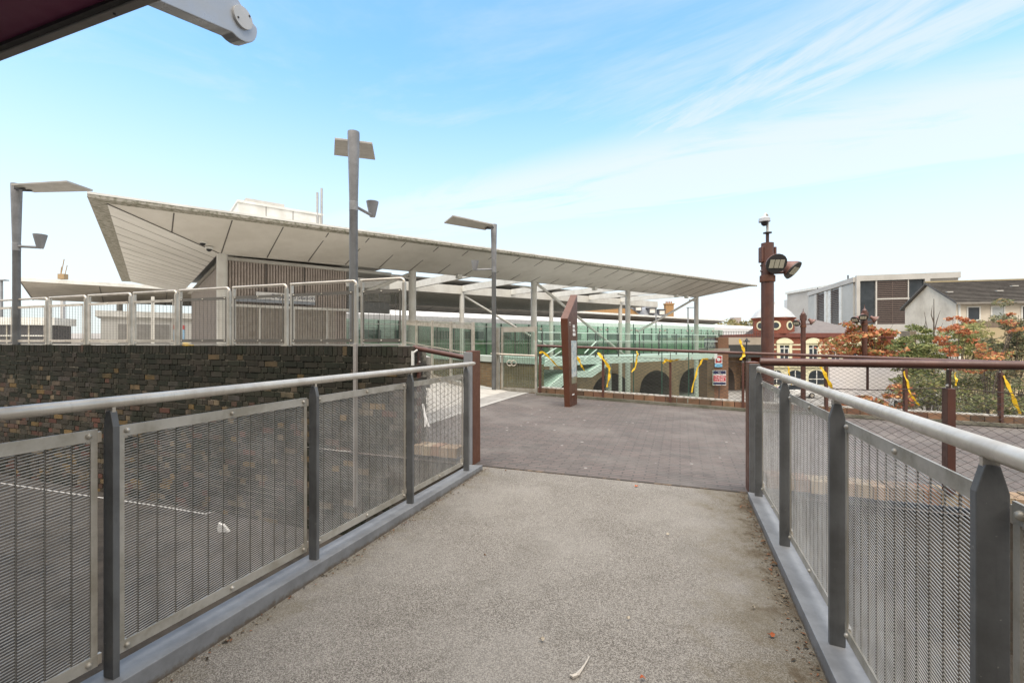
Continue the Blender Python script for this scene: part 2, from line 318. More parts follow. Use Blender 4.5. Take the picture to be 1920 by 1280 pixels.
# ------------------------------------------------------------------ walkway railings with woven steel panels
def flatbar(mb, p, q, w, t, nrm):                                  # bar p->q, w in plane, t along normal
    d = (Vector(q)-Vector(p)).normalized(); up = Vector(nrm).cross(d); return mb.bar(p, q, t, w, up)
def mesh_panel(parent, A, B, zA0, zA1, zB0, zB1, pitch=.0110, rod=.078, nrm=None, bolt_side=1, thick=.0031, saw=.0040, fw=.045, frame_mat=None, wmat=None, fine=None):
    A = V(A[0], A[1]); B = V(B[0], B[1]); L = (B-A).length; d = (B-A)/L; nrm = V(-d.y, d.x, 0)*bolt_side
    def Q(s, h, o=0.): p = A+d*s; t = s/L; return V(p.x, p.y, lerp(lerp(zA0, zB0, t), lerp(zA1, zB1, t), h))+nrm*o
    H = ((zA1-zA0)+(zB1-zB0))/2; n = max(2, int(round(L/rod))); m = int((H-fw*1.2)/pitch); b = MB()
    for i in range(m):
        h = (fw*.8+pitch*(i+.5))/H
        for j in range(n):
            s0, s1 = max(.01, L*j/n+.003), min(L-.01, L*(j+1)/n-.003)
            b.bar(Q(s0, h)-UP*saw, Q(s1, h)+UP*saw, .0018, thick)
    rb = MB()
    for j in range(1, n):
        rb.bar(Q(L*j/n, .02, -.004), Q(L*j/n, .98, -.004), .0035, .004, d.to_3d())
    pan = b.build('mesh_panel', wmat or wire_m, parent)
    rb.build('rods', wmat or rod_m, pan)
    f = MB()
    for o in (.007,):
        flatbar(f, Q(.0, 1-fw/2/H, o), Q(L, 1-fw/2/H, o), fw, .007, nrm); flatbar(f, Q(0, fw/2/H, o), Q(L, fw/2/H, o), fw, .007, nrm)
        flatbar(f, Q(fw*.24, fw/H, o-.001), Q(fw*.24, 1-fw/H, o-.001), fw*.48, .006, nrm); flatbar(f, Q(L-fw*.24, fw/H, o-.001), Q(L-fw*.24, 1-fw/H, o-.001), fw*.48, .006, nrm)
    f.build('frame', frame_mat or steel_dull, pan)
    for s, h in ((.5, 1-fw/2/H), (.5, fw/2/H), (.03, 1-fw/2/H), (.97, 1-fw/2/H), (.03, fw/2/H), (.97, fw/2/H)):
        MB().lathe(Q(L*s, h, .008), [(.011, 0), (.011, .007), (.007, .012), (.003, .014)], 8, nrm).build('bolt', steel_dull, pan, True)
    return pan
def post_plate(parent, a, b_, z0, z1, w=.060, t=.024, mat=None):
    m = MB(); c = w/2
    prof = [(-c, z0), (c, z0), (c*.98, z1-.06), (c*.45, z1), (-c*.45, z1), (-c*.98, z1-.06)]
    m.prism([WK(a+x, b_-t/2, z) for x, z in prof], WK(0, t)-WK(0, 0)); o = m.build('post', mat or grey, parent, False, .0022); return o
kerb_m, _t, _b = base_mat('kerb steel', .5, .1); _z = N(_t, 'ShaderNodeSeparateXYZ'); _g = N(_t, 'ShaderNodeNewGeometry'); _t.links.new(_g.outputs['Position'], _z.inputs[0])
_c = mixc(_t, ramp(_t, noise(_t, 5, 6, .7), .35, .7), (.24, .245, .25), (.17, .172, .175))
_d = mth(_t, 'ADD', _z.outputs[2], mth(_t, 'MULTIPLY', mth(_t, 'SUBTRACT', noise(_t, 22, 6, .75), .5), .10))
_t.links.new(mixc(_t, mth(_t, 'MULTIPLY', ramp(_t, _d, .035, .0), .85), _c, (.115, .085, .055)), _b.inputs['Base Color'])
def walkway_railing(side, a, bs, label):
    root = thing('walkway_railing', WK(a, -2, 0), label, 'railing')
    m = MB(); m.tube([WK(a, bs[0]-.6, 1.162), WK(a, -.24, 1.162), WK(a, -.19, 1.162)], [.0225, .0225, .014], 16); m.build('handrail', steel, root, True)
    kt = lambda b: .055-.0105*b                                    # kerb height
    for b_ in bs:
        post_plate(root, a, b_, kt(b_)-.005, 1.128)
        m = MB(); m.box(WK(a, b_, 1.134), .012, .03, .02, UU); m.build('rail_bracket', steel, root)
        for z in (.17, 1.03):
            for o_ in (.045, -.045): m = MB(); m.box(WK(a-.03*side, b_+o_, z), .05, .012, .04, UU); m.build('clip', steel, root)
    for i in range(len(bs)-1):
        ap = a-.03*side
        A, B = WK(ap, bs[i]+.035), WK(ap, bs[i+1]-.035)
        mesh_panel(root, A.xy, B.xy, kt(bs[i])+.055, 1.062, kt(bs[i+1])+.055, 1.062, bolt_side=-side)
    m = MB(); b0, b1 = bs[0]-1.2, -.14
    def sec(b): z = kt(b); return [WK(a+.075*side, b, -.02), WK(a+.075*side, b, z), WK(a-.09*side, b, z-.012), WK(a-.09*side, b, -.35), WK(a-.08*side, b, -.35), WK(a-.08*side, b, z-.03), WK(a+.065*side, b, z-.012), WK(a+.065*side, b, -.02)]
    s0, s1 = sec(b0), sec(b1); n = 8
    m.add(s0+s1, [tuple(range(n))[::-1], tuple(range(n, 2*n))]+[(i, (i+1) % n, n+(i+1) % n, n+i) for i in range(n)])
    m.build('kerb_channel', kerb_m, root, False, .003)
    return root
BL = [-5.69, -4.63, -3.57, -2.51, -1.45, -.39]
walkway_railing(1, .115, BL, 'steel walkway railing with woven mesh panels, in front of the mossy brick wall')
BR = [-4.46, -3.4, -2.345, -1.28, -.22]
walkway_railing(-1, 2.852, BR, 'steel walkway railing with woven mesh panels, bottom right beside the plaza')
def end_post(s, a, label):
    root = thing('end_post', WK(a, .08, 0), label, 'post'); ztop = 1.285 if s > 0 else 1.2
    m = MB(); m.box(WK(a, -.035, (ztop-.03)/2+.02), .085, .06, ztop-.02, VV); m.build('front_plate', grey_lt if s > 0 else grey, root, False, .004)
    m = MB(); m.box(WK(a-.0*s, .10, ztop/2), .09, .205, ztop+.02, VV); m.build('post_body', brown_l, root, False, .004)
    m = MB(); m.box(WK(a, .03, ztop/2-.1), .07, .05, ztop-.3, VV); m.build('spacer', dark, root)
end_post(1, -.035, 'grey and rust brown square end post where the left walkway railing stops')
end_post(-1, 2.845, 'grey and rust brown square end post where the right walkway railing stops')

# ------------------------------------------------------------------ brown railings with rope net
def rope_net(parent, segs, h0, h1, cw, ch, r, side=3):             # segs: (A3,B3) with z the base; net hangs between heights h0 and h1
    m = MB()
    for A, B in segs:
        A, B = Vector(A), Vector(B); L = (B-A).xy.length; H = h1-h0; k = ch/cw
        for sg in (1, -1):
            c = -L*k if sg > 0 else 0.
            c0 = h0-(L*k if sg > 0 else 0); i = 0
            while True:
                c = c0+i*ch; i += 1
                if c > h1+(0 if sg > 0 else L*k): break
                s_at = lambda h: (h-c)/(sg*k)
                sa, sb = sorted((s_at(h0), s_at(h1))); sa, sb = max(0, sa), min(L, sb)
                if sb-sa < .02: continue
                p = lerp(A, B, sa/L)+UP*(c+sg*k*sa); q = lerp(A, B, sb/L)+UP*(c+sg*k*sb); m.tube([p, q], r, side, False)
    return m.build('wire_net', net_m, parent)
def brown_post(parent, x, y, z, d, zr, low=.16, w=.095):
    m = MB(); m.box((x, y, (z+zr-low)/2), w*.55, w, zr-low-z, d); m.build('post', brown, parent, False, .003)
    m = MB(); m.box((x, y, zr-low/2-.02), .012, .05, low-.04+.04, d); m.build('post_blade', brown_d, parent)
    m = MB(); p = V(x, y, zr-low+.012); m.lathe(p, [(.02, 0), (.02, .012), (.008, .02)], 8); m.build('cap_bolt', steel, parent, True)
# near right
r = thing('net_railing', WK(4.6, .03, .1), 'brown tubular railing with rope net at right, nearest the walkway', 'railing')
MB().tube([WK(2.9, .03, 1.212), WK(9.4, .03, 1.212)], .036, 16).build('handrail', brown, r, True)
for a in (4.27, 6.2, 8.2): brown_post(r, *WK(a, .03, .165), VV, 1.19, .17)
for a in (3.72, 5.6):
    m = MB(); m.tube([WK(a, .03, 1.18), WK(a, .03, .985)], .010, 8); m.build('hanger', brown_d, r)
ca = []
for i in range(33):
    a = 2.95+6.4*i/32; t = min(abs(a-x) for x in (2.95, 4.27, 6.2, 8.2)); ca.append(WK(a, .03, 1.035-.05*min(1, t/.5)**.6*1.0))
MB().tube(ca, .004, 5).build('tension_cable', net_m, r)
rope_net(r, [(WK(2.96, .03, 0), WK(4.23, .03, 0)), (WK(4.31, .03, 0), WK(8.1, .03, 0))], .17, .985, .098, .060, .0017)
# near left, short piece to the wall end
r = thing('net_railing', WK(-.4, .03, .1), 'short sloping brown railing with rope net between end post and brick wall', 'railing')
p0, p1 = V(-.475, 5.215, 1.205), V(-1.20, 5.60, 1.325)
MB().tube([p0, p1], .031, 14).build('handrail', brown, r, True)
m = MB(); m.box(p0+V(.005, 0, -.03), .025, .03, .19, VV); m.build('rail_end_plate', brown_d, r)
pw = lerp(p0, p1, .90); brown_post(r, pw.x, pw.y, .17, VV, pw.z-.02, .16, .055)
MB().tube([p0-UP*.10+V(0, .01, 0), lerp(p0, p1, .5)-UP*.19, p1-UP*.16], .0035, 5).build('tension_cable', net_m, r)
rope_net(r, [(V(p0.x, p0.y, 0), V(p1.x, p1.y, .06))], .17, 1.05, .098, .06, .0017)
# far
R_H = 1.2
def zf(x, y): return .118-.0335*x
r = thing('net_railing', (4.9, 9.56, 0), 'long brown railing with rope net along the far edge of the plaza', 'railing')
FP = [V(p.x, p.y, zf(p.x, p.y)) for p in FR]
MB().tube([p+UP*R_H for p in FP], .032, 12).build('handrail', brown, r, True)
def far_pt(px):
    for i in range(3):
        t, p = on_line(px, FR[i], FR[i+1])
        if 0 <= t <= 1 or (i == 0 and t < 0) or i == 2: return lerp(FP[i], FP[i+1], t), (FR[i+1]-FR[i]).normalized()
for px in (1013, 1131, 1257, 1393, 1549, 1697, 1876, 2090):
    p, d = far_pt(px); brown_post(r, p.x, p.y, p.z, d, p.z+R_H-.02, .18, .085)
rope_net(r, [(FP[0], FP[1]), (FP[1], FP[2]), (FP[2], FP[3])], .19, 1.02, .125, .075, .0024)
MB().tube([p+UP*1.02 for p in FP], .004, 5).build('tension_cable', net_m, r)
r = thing('plaza_kerb', (4.9, 9.56, 0), 'low brick kerb with pale top under the far brown railing', 'kerb'); k1 = MB(); k2 = MB(); k3 = MB(); bm = MB()
for i in range(3):
    A, B = FP[i], FP[i+1]; L = (B-A).length; d = (B-A)/L; n = int(L/.225); nr = V(-d.y, d.x, 0)
    for j in range(n):
        p = lerp(A, B, (j+.5)/n)+nr*.10; k = rnd.uniform(.7, 1.25); bm.cur = tuple(c*k for c in rnd.choice([(.16, .085, .055), (.12, .075, .05), (.20, .115, .07)]))
        bm.box(p+UP*.115, L/n-.012, .23, .115+rnd.uniform(-.004, .004), d)
    k2.bar(A+nr*.13+UP*.181, B+nr*.13+UP*.181, .24, .018); k3.bar(A+nr*.02+UP*.03, B+nr*.02+UP*.03, .22, .06)
bm.build('brick_course', attr_mat('kerb bricks', .85, 0, .4, ((.05, .05, .03), 5, .6)), r)
k2.build('mortar_top', M('lichened mortar', (.46, .43, .38), .9, 0, (.25, .22, .17), 12, bmp=.5), r); k3.build('plinth', M('mossy concrete plinth', (.16, .15, .12), .9, 0, (.08, .08, .055), 3), r)

# ------------------------------------------------------------------ yellow tape
def ribbon(name, pts, w, label, tw=(0, 0)):
    m = MB(); pts = [Vector(p) for p in pts]; n = len(pts); vs = []
    for i, p in enumerate(pts):
        d = (pts[min(i+1, n-1)]-pts[max(0, i-1)]).normalized(); s = d.cross(V(0, 1, .15)).normalized(); c = d.cross(s)
        ang = lerp(tw[0], tw[1], i/(n-1)); s = s*math.cos(ang)+c*math.sin(ang); ww = w*(.8+.35*math.sin(i*1.7+len(label)))
        vs += [p-s*ww/2-c*.002, p+s*ww/2-c*.002, p+s*ww/2+c*.002, p-s*ww/2+c*.002]
    fs = [(4*i+k, 4*i+(k+1) % 4, 4*i+4+(k+1) % 4, 4*i+4+k) for i in range(n-1) for k in range(4)]+[(0, 1, 2, 3), (4*n-4, 4*n-3, 4*n-2, 4*n-1)]
    m.add(vs, fs); o = m.build(name, yellow); tag(o, label, 'tape', 'yellow tapes tied to the railings'); return o
def far_line(pxs, fr=.07):                                          # points hung just on the camera side of the far railing
    out = []
    for k, (px, py) in enumerate(pxs):
        p, d = far_pt(px); out.append(V(p.x+d.y*fr, p.y-d.x*fr, zat(py, p.y)))
    fine = []
    for i in range(len(out)-1):
        for j in range(3): fine.append(lerp(out[i], out[i+1], j/3)+V(rnd.uniform(-.006, .006), rnd.uniform(-.015, .015), rnd.uniform(-.006, .006)))
    return fine+[out[-1]]
TAPES = [([(1013, 661), (1020, 659), (1030, 669), (1042, 681), (1055, 692)], .075, 'yellow tape trailing from the gate end of the far railing to the brown sign'),
 ([(1079, 662), (1085, 672), (1091, 684), (1097, 695)], .085, 'short yellow tape hanging on the net just right of the brown sign'),
 ([(1122, 661), (1131, 672), (1144, 690), (1143, 706), (1139, 725)], .09, 'bent yellow tape hanging low on the net by the second far post'),
 ([(1195, 658), (1196, 664), (1194, 675), (1192, 688), (1185, 697)], .055, 'thin yellow tape with a knotted blob at its top'),
 ([(1243, 681), (1250, 674), (1257, 676), (1266, 675), (1277, 673)], .085, 'yellow tape wrapped crosswise round a far railing post'),
 ([(1327, 673), (1318, 672), (1309, 687), (1303, 708), (1297, 735)], .05, 'long thin yellow tape hanging in front of the pale column'),
 ([(1386, 636), (1389, 646), (1394, 657), (1395, 666), (1388, 674)], .075, 'yellow tape looped over the far handrail by the railway bridge'),
 ([(1473, 681), (1477, 693), (1478, 706), (1482, 722)], .045, 'thin yellow tape behind the near brown rail, in front of cream pub front'),
 ([(1536, 686), (1543, 700), (1551, 716), (1558, 730)], .09, 'broad yellow tape beside the left edge of the pale hoarding'),
 ([(1690, 696), (1697, 714), (1703, 738), (1712, 750), (1719, 760)], .055, 'yellow tape with a curled tail, right of the pale hoarding'),
 ([(1786, 698), (1787, 710), (1787, 722)], .05, 'short straight yellow tape seen behind the thick brown post'),
 ([(1877, 703), (1886, 722), (1896, 748), (1906, 774)], .085, 'long yellow tape hanging diagonally at the right edge of the photo')]
for pts, w, l in TAPES: ribbon('tape', far_line(pts), w*.72, l, (-.3, 1.1))

# ------------------------------------------------------------------ mossy brick wall
r = thing('brick_wall', WK(-4, .15, -1), 'old blackened mossy brick wall on the left behind the walkway railing', 'wall')
brk = attr_mat('old stock brick', .95, 0, .7, ((.025, .028, .017), 2.2, .85)); m = MB(); q = MB()
BH, BW, a0, a1 = .083, .232, -.80, -13.
rows = int((1.34+1.1)/BH)
for j in range(rows):
    z = 1.34-.125-BH*(j-.5) if j else 1.34-.06
    top = j == 0; w = .0755 if top else BW
    a = a0+(0 if top else (0 if j % 2 else BW/4)); i = 0
    while a > a1:
        ln = w if top else (w if (i % 2 if j % 3 else rnd.random() < .25) else w/2); i += 1
        ca = a-ln/2; dep = abs(ca); lowf = min(1., max(0., (j-2.5)/9)); left = min(1., max(0., (-ca-2.2)/4))
        if -ca < 1.10: c = rnd.choice([(.10, .09, .072), (.12, .105, .083), (.09, .074, .06)])
        else:
            pc = .05+.55*lowf*(.35+.65*left)
            if rnd.random() < pc: c = rnd.choice([(.17, .12, .065), (.11, .068, .05), (.20, .155, .10), (.13, .10, .072), (.095, .08, .062), (.14, .066, .048), (.22, .145, .06), (.075, .066, .058), (.09, .075, .063), (.07, .062, .05), (.08, .066, .052)])
            else: c = rnd.choice([(.040, .037, .026), (.030, .031, .020), (.050, .045, .032), (.025, .027, .018), (.056, .048, .035)])
        k = rnd.uniform(.66, .98)*(.72 if j < 6 else 1); m.cur = tuple(x*k for x in c)
        hh = .118 if top else BH-.013
        m.box(WK(ca, .16+rnd.uniform(-.005, .005), z+rnd.uniform(-.0025, .0025)), ln-.012, .22, hh+rnd.uniform(-.006, .001), VV)
        a -= ln
q.prism([WK(a0-.012, .064, -1.1), WK(a1, .064, -1.1), WK(a1, .064, 1.325), WK(a0-.012, .064, 1.325)], WK(0, .30)-WK(0, 0))
m.build('brick_course', brk, r)
q.build('mortar', M('old lime mortar', (.26, .235, .18), .95, 0, (.035, .034, .024), 2.6, bmp=.6, lo=.40, hi=.62), r)
m = MB(); m.prism([WK(a0-.02, .08, 1.318), WK(a1, .08, 1.318), WK(a1, .08, 1.333), WK(a0-.02, .08, 1.333)], WK(0, .34)-WK(0, 0)); m.build('mortar_cap', M('pale mortar cap', (.50, .46, .40), .9, 0, (.30, .27, .2), 6, bmp=.4), r)
# steel conduit up the wall
pc = on_line(666, WK(-1, 0).xy, WK(-5, 0).xy)[1]
m = MB(); m.box((pc.x, pc.y+.01, .35), .046, .04, 2.05, VV); o = m.build('conduit', M('galvanised conduit', (.42, .39, .36), .5, .4), None, False, .004); tag(o, 'square galvanised conduit running up the dark brick wall', 'conduit')
m = MB(); p = WK(-.86, .0, 1.20); m.box(p+V(.075, -.02, 0), .03, .02, .17, VV); m.tube([p+V(.09, -.02, .07), p+V(.13, -.02, .10)], .012, 6); o = m.build('wall_bracket', white); tag(o, 'small white steel bracket at the end of the brick wall', 'bracket')

# ------------------------------------------------------------------ stainless fence on top of the wall
r = thing('stainless_fence', WK(-5, .18, 1.34), 'stainless steel fence with mesh panels on top of the mossy brick wall', 'fence')
TS = [1.016, 1.74, 2.917, 4.01, 5.14, 6.225, 7.41, 8.54, 9.6, 10.75, 11.9]
fmat = M('satin stainless', (.52, .49, .43), .42, .55, (.40, .37, .31), 5); fdark = M('dark mesh frame steel', (.15, .14, .12), .5, .3); fwire = M('dark stainless wire', (.15, .14, .125), .5, .4)  # panel frames use the darker steel in the first four bays
zt, zb = 2.205, 1.335
for i in range(len(TS)-1):
    t0, t1 = TS[i], TS[i+1]; ar, al = -t0, -t1+.075
    m = MB(); rr = .05; z0 = zt-.018
    pts = [WK(al, .18, z0), WK(ar-rr, .18, z0)]+[WK(ar-rr+rr*math.sin(th), .18, z0-rr+rr*math.cos(th)) for th in (.4, .8, 1.2, 1.571)]
    m.tube([pts[0], pts[1]]+pts[2:], [.0185]*len(pts), 10); m.build('handrail', steel, r, True)
    m = MB(); m.box(WK(ar, .18, (zb+z0-rr)/2), .036, .05, z0-rr-zb, VV); m.build('post', fmat, r, False, .006)
    m = MB(); m.box(WK(ar, .18, zb+.008), .10, .10, .012, VV); m.build('foot_plate', fmat, r)
    m = MB(); m.box(WK(al+.02, .18, (zb+z0)/2-.0), .028, .04, z0-zb-.02, VV); m.build('jamb', fmat, r)
    A, B = WK(al+.045, .165), WK(ar-.035, .165)
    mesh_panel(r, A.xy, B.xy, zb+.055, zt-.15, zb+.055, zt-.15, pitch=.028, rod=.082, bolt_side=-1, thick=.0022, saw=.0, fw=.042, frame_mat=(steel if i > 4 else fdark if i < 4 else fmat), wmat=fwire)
    m = MB(); m.box(WK((al+ar)/2, .2, zb+.022), ar-al-.06, .03, .02, VV); m.build('kerb_bar', white_col, r)
# ------------------------------------------------------------------ station canopy on white columns
def RW(s, L, z=0.): return V(-10.68+.78*s-.625*L, 16.7+.625*s+.78*L, z)
DS, DL = V(.78, .625, 0), V(-.625, .78, 0)
upg = MB(); upg.slab([WK(-.8, .45, 1.2), WK(-1.2, 1.0, 1.2), V(-5.2, 17, 1.2), RW(7.5, 3, 1.2), RW(7.5, 34, 1.2), RW(-55, 34, 1.2), WK(-34, .45, 1.2)], .4)
struct('upper_pavement', upg, M('upper paving', (.46, .44, .40), .85, 0, (.38, .36, .32), 1.5))
r = thing('station_canopy', RW(0, 0, 1.2), 'big white flat station canopy on round columns, sloping soffit and stained gutter edge', 'canopy')
zE = lambda s: 5.28+(s+3.31)*(5.89-5.28)/40.3           # outer edge height
zF = lambda s: 4.62+s*(5.02-4.62)/33.1                   # fold line over the columns
sA, sB = -3.31, 36.96
def EP(s, o=0., dz=0.): return RW(s, -3+o, zE(s)+dz)
def FPn(s, dz=0.): return RW(s, 0, zF(s)+dz)
BLc = RW(sA, 21, 5.47); BF = RW(0, 21, 4.9)
HC = .30                                                   # gutter margin width
e0 = RW(sA+HC*1.3, -3+HC, 5.28-.045); e1 = RW(sB-.9, -3+HC, 5.88-.04); blc2 = RW(sA+HC*1.6, 20.6, 5.43)
m = MB(); m.quad(e0, e1, FPn(33.1), FPn(0)); m.quad(e1, RW(sB-.6, 2.5, 5.6), RW(34, 2.5, 5.0), FPn(33.1)); m.build('front_soffit', soffit, r)
m = MB(); m.quad(e0, FPn(0), BF, blc2); m.build('end_soffit', soffit_l, r)
m = MB(); m.quad(RW(sA, -3, 5.27), RW(sB, -3, 5.88), e1, e0); m.quad(RW(sA, -3, 5.27), e0, blc2, BLc-UP*.01); m.build('gutter_strip', gutter, r)
m = MB(); m.prism([EP(sA, 0, -.01), EP(sB, 0, -.01), EP(sB, 0, .075), EP(sA, 0, .075)], DL*.06); m.build('gutter_face', gutter, r)
m = MB(); m.prism([EP(sA, -.01, .077), EP(sB, -.01, .077), EP(sB, -.01, .14), EP(sA, -.01, .14)], DL*.07); m.build('front_fascia', white, r)
m = MB(); m.prism([EP(sA, .061, -.01), BLc-UP*.01, BLc+UP*.14, EP(sA, .061, .13)], DS*.06); m.build('end_fascia', white, r)
m = MB()
zt = lambda p: p
m.quad(EP(sA, .0, .14), EP(sB, 0, .14), RW(sB-.6, 1.2, 5.95), RW(6.5, .5, 5.7), RW(sA, .5, 5.45))
m.quad(RW(sA, .5, 5.45), RW(6.5, .5, 5.7), RW(6.5, 21, 5.75), BLc+UP*.15); m.quad(RW(6.5, 8.2, 5.7), RW(40, 8.2, 6.0), RW(40, 21, 6.0), RW(6.5, 21, 5.75))
m.build('roof_deck', M('pale roof sheet', (.55, .55, .54), .6), r)
m = MB(); m.prism([FPn(0, -.01), FPn(33.1, -.01), FPn(33.1, .55), FPn(0, .9)], DL*.25); m.build('ring_beam', white_col, r)
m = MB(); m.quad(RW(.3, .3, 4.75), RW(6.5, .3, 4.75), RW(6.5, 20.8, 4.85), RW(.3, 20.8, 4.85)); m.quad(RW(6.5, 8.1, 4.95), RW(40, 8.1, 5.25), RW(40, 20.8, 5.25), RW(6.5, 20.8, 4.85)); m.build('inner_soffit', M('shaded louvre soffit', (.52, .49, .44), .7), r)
m = MB()
for i in range(34): m.bar(RW(6.7, 8.6+i*.36, 4.80), RW(39.5, 8.6+i*.36, 5.12), .05, .13)
o = m.build('soffit_louvre', M('louvre blade', (.60, .57, .52), .6), r); o['kind'] = 'stuff'
def lmid(s, t, drop=.012): return lerp(FPn(s), EP(s, HC, -.045), t)-UP*drop
m = MB()
for i in range(-1, 25):
    s = .08+1.5*i
    if s < sB-1.5 and s > sA+1.2:
        t0 = 0. if s >= 0 else -s/3.0
        if s > 33.1: t0 = min(.9, (s-33.1)/3.6)
        m.bar(lmid(s, t0+.005), lmid(s, .985), .035, .012)
m.bar(FPn(0, -.012), e0-UP*.012, .04, .012); m.bar(FPn(33.1, -.012), e1-UP*.012, .04, .012); m.build('panel_joint', seam, r)
m = MB()
for i in range(1, 15):
    t = i/15; m.bar(lerp(e0, blc2, t)-UP*.012, lerp(FPn(0), BF, t)-UP*.012, .014, .012)
m.build('plank_joint', M('fine joint', (.46, .445, .42), .7), r)
for s, L, zb in ((0.12, .12, 1.2), (7.76, .12, -5), (15.4, .12, -5), (24.1, .12, -5), (33.1, .12, -5), (15.4, 7.8, -5), (24.1, 7.8, -5), (33.1, 7.8, -5), (7.76, 7.8, -5)):
    MB().lathe(RW(s, L, zb), [(.175, 0), (.175, zF(s)-zb+.02)], 24).build('column', white_col, r, True)
m = MB(); m.bar(RW(6.3, 7.8, 4.95), RW(39, 7.8, 5.2), .3, .58); m.build('long_beam', white_col, r)
for s in (6.4, 11.6, 15.4, 19.8, 24.1, 28.6, 33.0):
    m = MB(); m.bar(RW(s, .26, zF(s)+.32), RW(s, 7.64, zF(s)+.30), .16, .42); m.build('cross_beam', white, r)
for a_, b_ in ((RW(15.6, .1, 4.75), RW(23.9, .1, .35)), (RW(15.6, 7.8, 4.6), RW(23.9, 7.8, .9)), (RW(32.9, .1, 4.9), RW(25.2, .1, 2.1)), (RW(7.6, .2, 4.55), RW(4.9, .2, 3.3))):
    MB().tube([a_, b_], .085, 10).build('brace', white_col, r, True)
for s in (7.76, 15.4, 24.1, 33.1):
    MB().tube([RW(s, .1, zF(s)-.36), RW(s-1.1, .1, zF(s)-.30)], .05, 8).build('arm', white_col, r)
for s_ in (10.2, 20.4, 29.8, 31.2): m = MB(); m.box(lmid(s_, .04, .12), .26, .22, .22, DS); m.build('luminaire', white, r)
r2 = thing('roof_plant', RW(3.6, 9, 5.4), 'white plant housing standing on the canopy roof', 'roof plant')
def fbox(m, A, d, s0, s1, z0, z1, o0, o1):                        # box on a facade: along d, up, outwards (towards the right-hand normal)
    d = V(d[0], d[1], 0).normalized(); n = V(d.y, -d.x, 0); A = V(A[0], A[1], 0)
    return m.box(A+d*((s0+s1)/2)+n*((o0+o1)/2)+UP*((z0+z1)/2), abs(s1-s0), abs(o1-o0), z1-z0, d)
o9 = RW(0, 9); m = MB(); fbox(m, o9, DS, 1.85, 6.25, 5.5, 8.95, -3, 0); m.build('housing', white, r2)
m = MB(); fbox(m, o9, DS, 1.80, 6.30, 8.95, 9.07, -3.1, .06); m.build('coping', white, r2)
m = MB(); fbox(m, o9, DS, 2.3, 4.3, 9.07, 9.42, -2.4, -.6); m.build('upper_housing', M('plant grey', (.50, .49, .46), .6), r2)
for s in (3.2, 4.6): m = MB(); fbox(m, o9, DS, s, s+.03, 6.5, 8.94, .0, .012); m.build('joint', seam, r2)
for px, h in ((595, 10.3), (603, 10.6)):
    t, p = on_line(px, o9.xy, RW(9, 9).xy); MB().lathe((p.x, p.y, 8.3), [(.07, 0), (.07, h-8.3)], 10).build('flue', M('galvanised flue', (.45, .45, .44), .5, .3), r2, True)
# station building below the canopy
slat = M('grey brown timber slat', (.47, .405, .36), .75, 0, (.37, .32, .28), 4); slat_b = M('timber slat backing', (.30, .26, .23), .8)
r = thing('station_building', RW(2.5, 2, 1.2), 'slatted grey-brown station building below the big canopy', 'building'); A = RW(0, .75); 
m = MB(); fbox(m, A, DS, .35, 4.9, 1.2, 4.6, -17, -.06); m.build('wall', slat_b, r)
m = MB()
for i in range(44): fbox(m, A, DS, .42+i*.102, .42+i*.102+.062, 1.25, 4.5, -.055, .0)
m.build('slat_cladding', slat, r)
m = MB(); fbox(m, A, DS, .3, 6.95, 4.5, 4.62, -.1, .12); m.build('head_beam', white_col, r)
m = MB(); fbox(m, A, DS, .24, .36, 1.2, 4.5, -.1, .06); m.build('corner_trim', white_col, r)
m = MB(); fbox(m, A, DS, 1.66, 1.70, 2.9, 4.5, .0, .02); fbox(m, A, DS, 3.1, 3.14, 2.9, 4.5, .0, .02); m.build('cladding_joint', seam, r)
m = MB()
for i in range(40): fbox(m, A, DS, 4.92, 6.9, 3.25+i*.031, 3.25+i*.031+.014, -.04, .0)
o = m.build('louvre', M('grey louvre', (.30, .29, .26), .6), r)
m = MB(); fbox(m, A, DS, 4.9, 6.9, 2.7, 3.2, -.1, .01); m.build('header_panel', M('dark header panel', (.12, .125, .12), .5), r)
fr = thing('security_gate', RW(3, .35, 1.2), 'white framed lattice gate in front of the slatted station building', 'gate'); A = RW(0, .42)
m = MB(); fbox(m, A, DS, .45, 5.15, 2.72, 2.82, -.03, .05); m.build('top_rail', white_col, fr)
for px in (487, 551, 613): 
    t, p = on_line(px, A.xy, RW(9, .42).xy); m = MB(); m.box((p.x, p.y, 2.0), .07, .07, 1.5, DS); m.build('upright', white_col, fr)
m = MB()
for i in range(36): fbox(m, A, DS, .5, 4.3, 1.3+i*.04, 1.3+i*.04+.012, -.01, .0)
m.build('lattice', steel_dull, fr)
sg = thing('station_sign', RW(2.6, .3, 3), 'long white station name board on the slatted building', 'sign'); A = RW(0, .5)
t0, _ = on_line(480, A.xy, RW(1, .5).xy); t1, p1 = on_line(591, A.xy, RW(1, .5).xy)
m = MB(); fbox(m, A, DS, t0, t1, 3.06, 3.34, -.04, .0); m.build('board', M('sign white', (.80, .80, .78), .5), sg)
m = MB(); fbox(m, A, DS, t0-1.0, t1, 2.93, 3.05, -.04, -.005); m.build('lower_strip', M('sign blue grey', (.30, .33, .37), .5), sg)
tx = lerp(RW(t0, .5), RW(t1, .5), .62)+V(.625, -.78, 0)*.006; text('lettering', 'Deptford Station', .24, (tx.x, tx.y, 3.2), DS, M('sign ink', (.03, .04, .09), .5), sg, .002)
def dome_cam(p, r_, label):
    t = thing('dome_camera', p, label, 'camera', None); p = Vector(p)
    MB().lathe(p, [(r_*1.1, 0), (r_*1.15, -.05), (r_*1.05, -r_*.7)], 16).build('housing', white, t, True)
    MB().lathe(p-UP*(r_*.7+.002), [(r_*.8, 0), (r_*.7, -r_*.45), (r_*.3, -r_*.75)], 14).build('lens_dome', black, t, True); return t
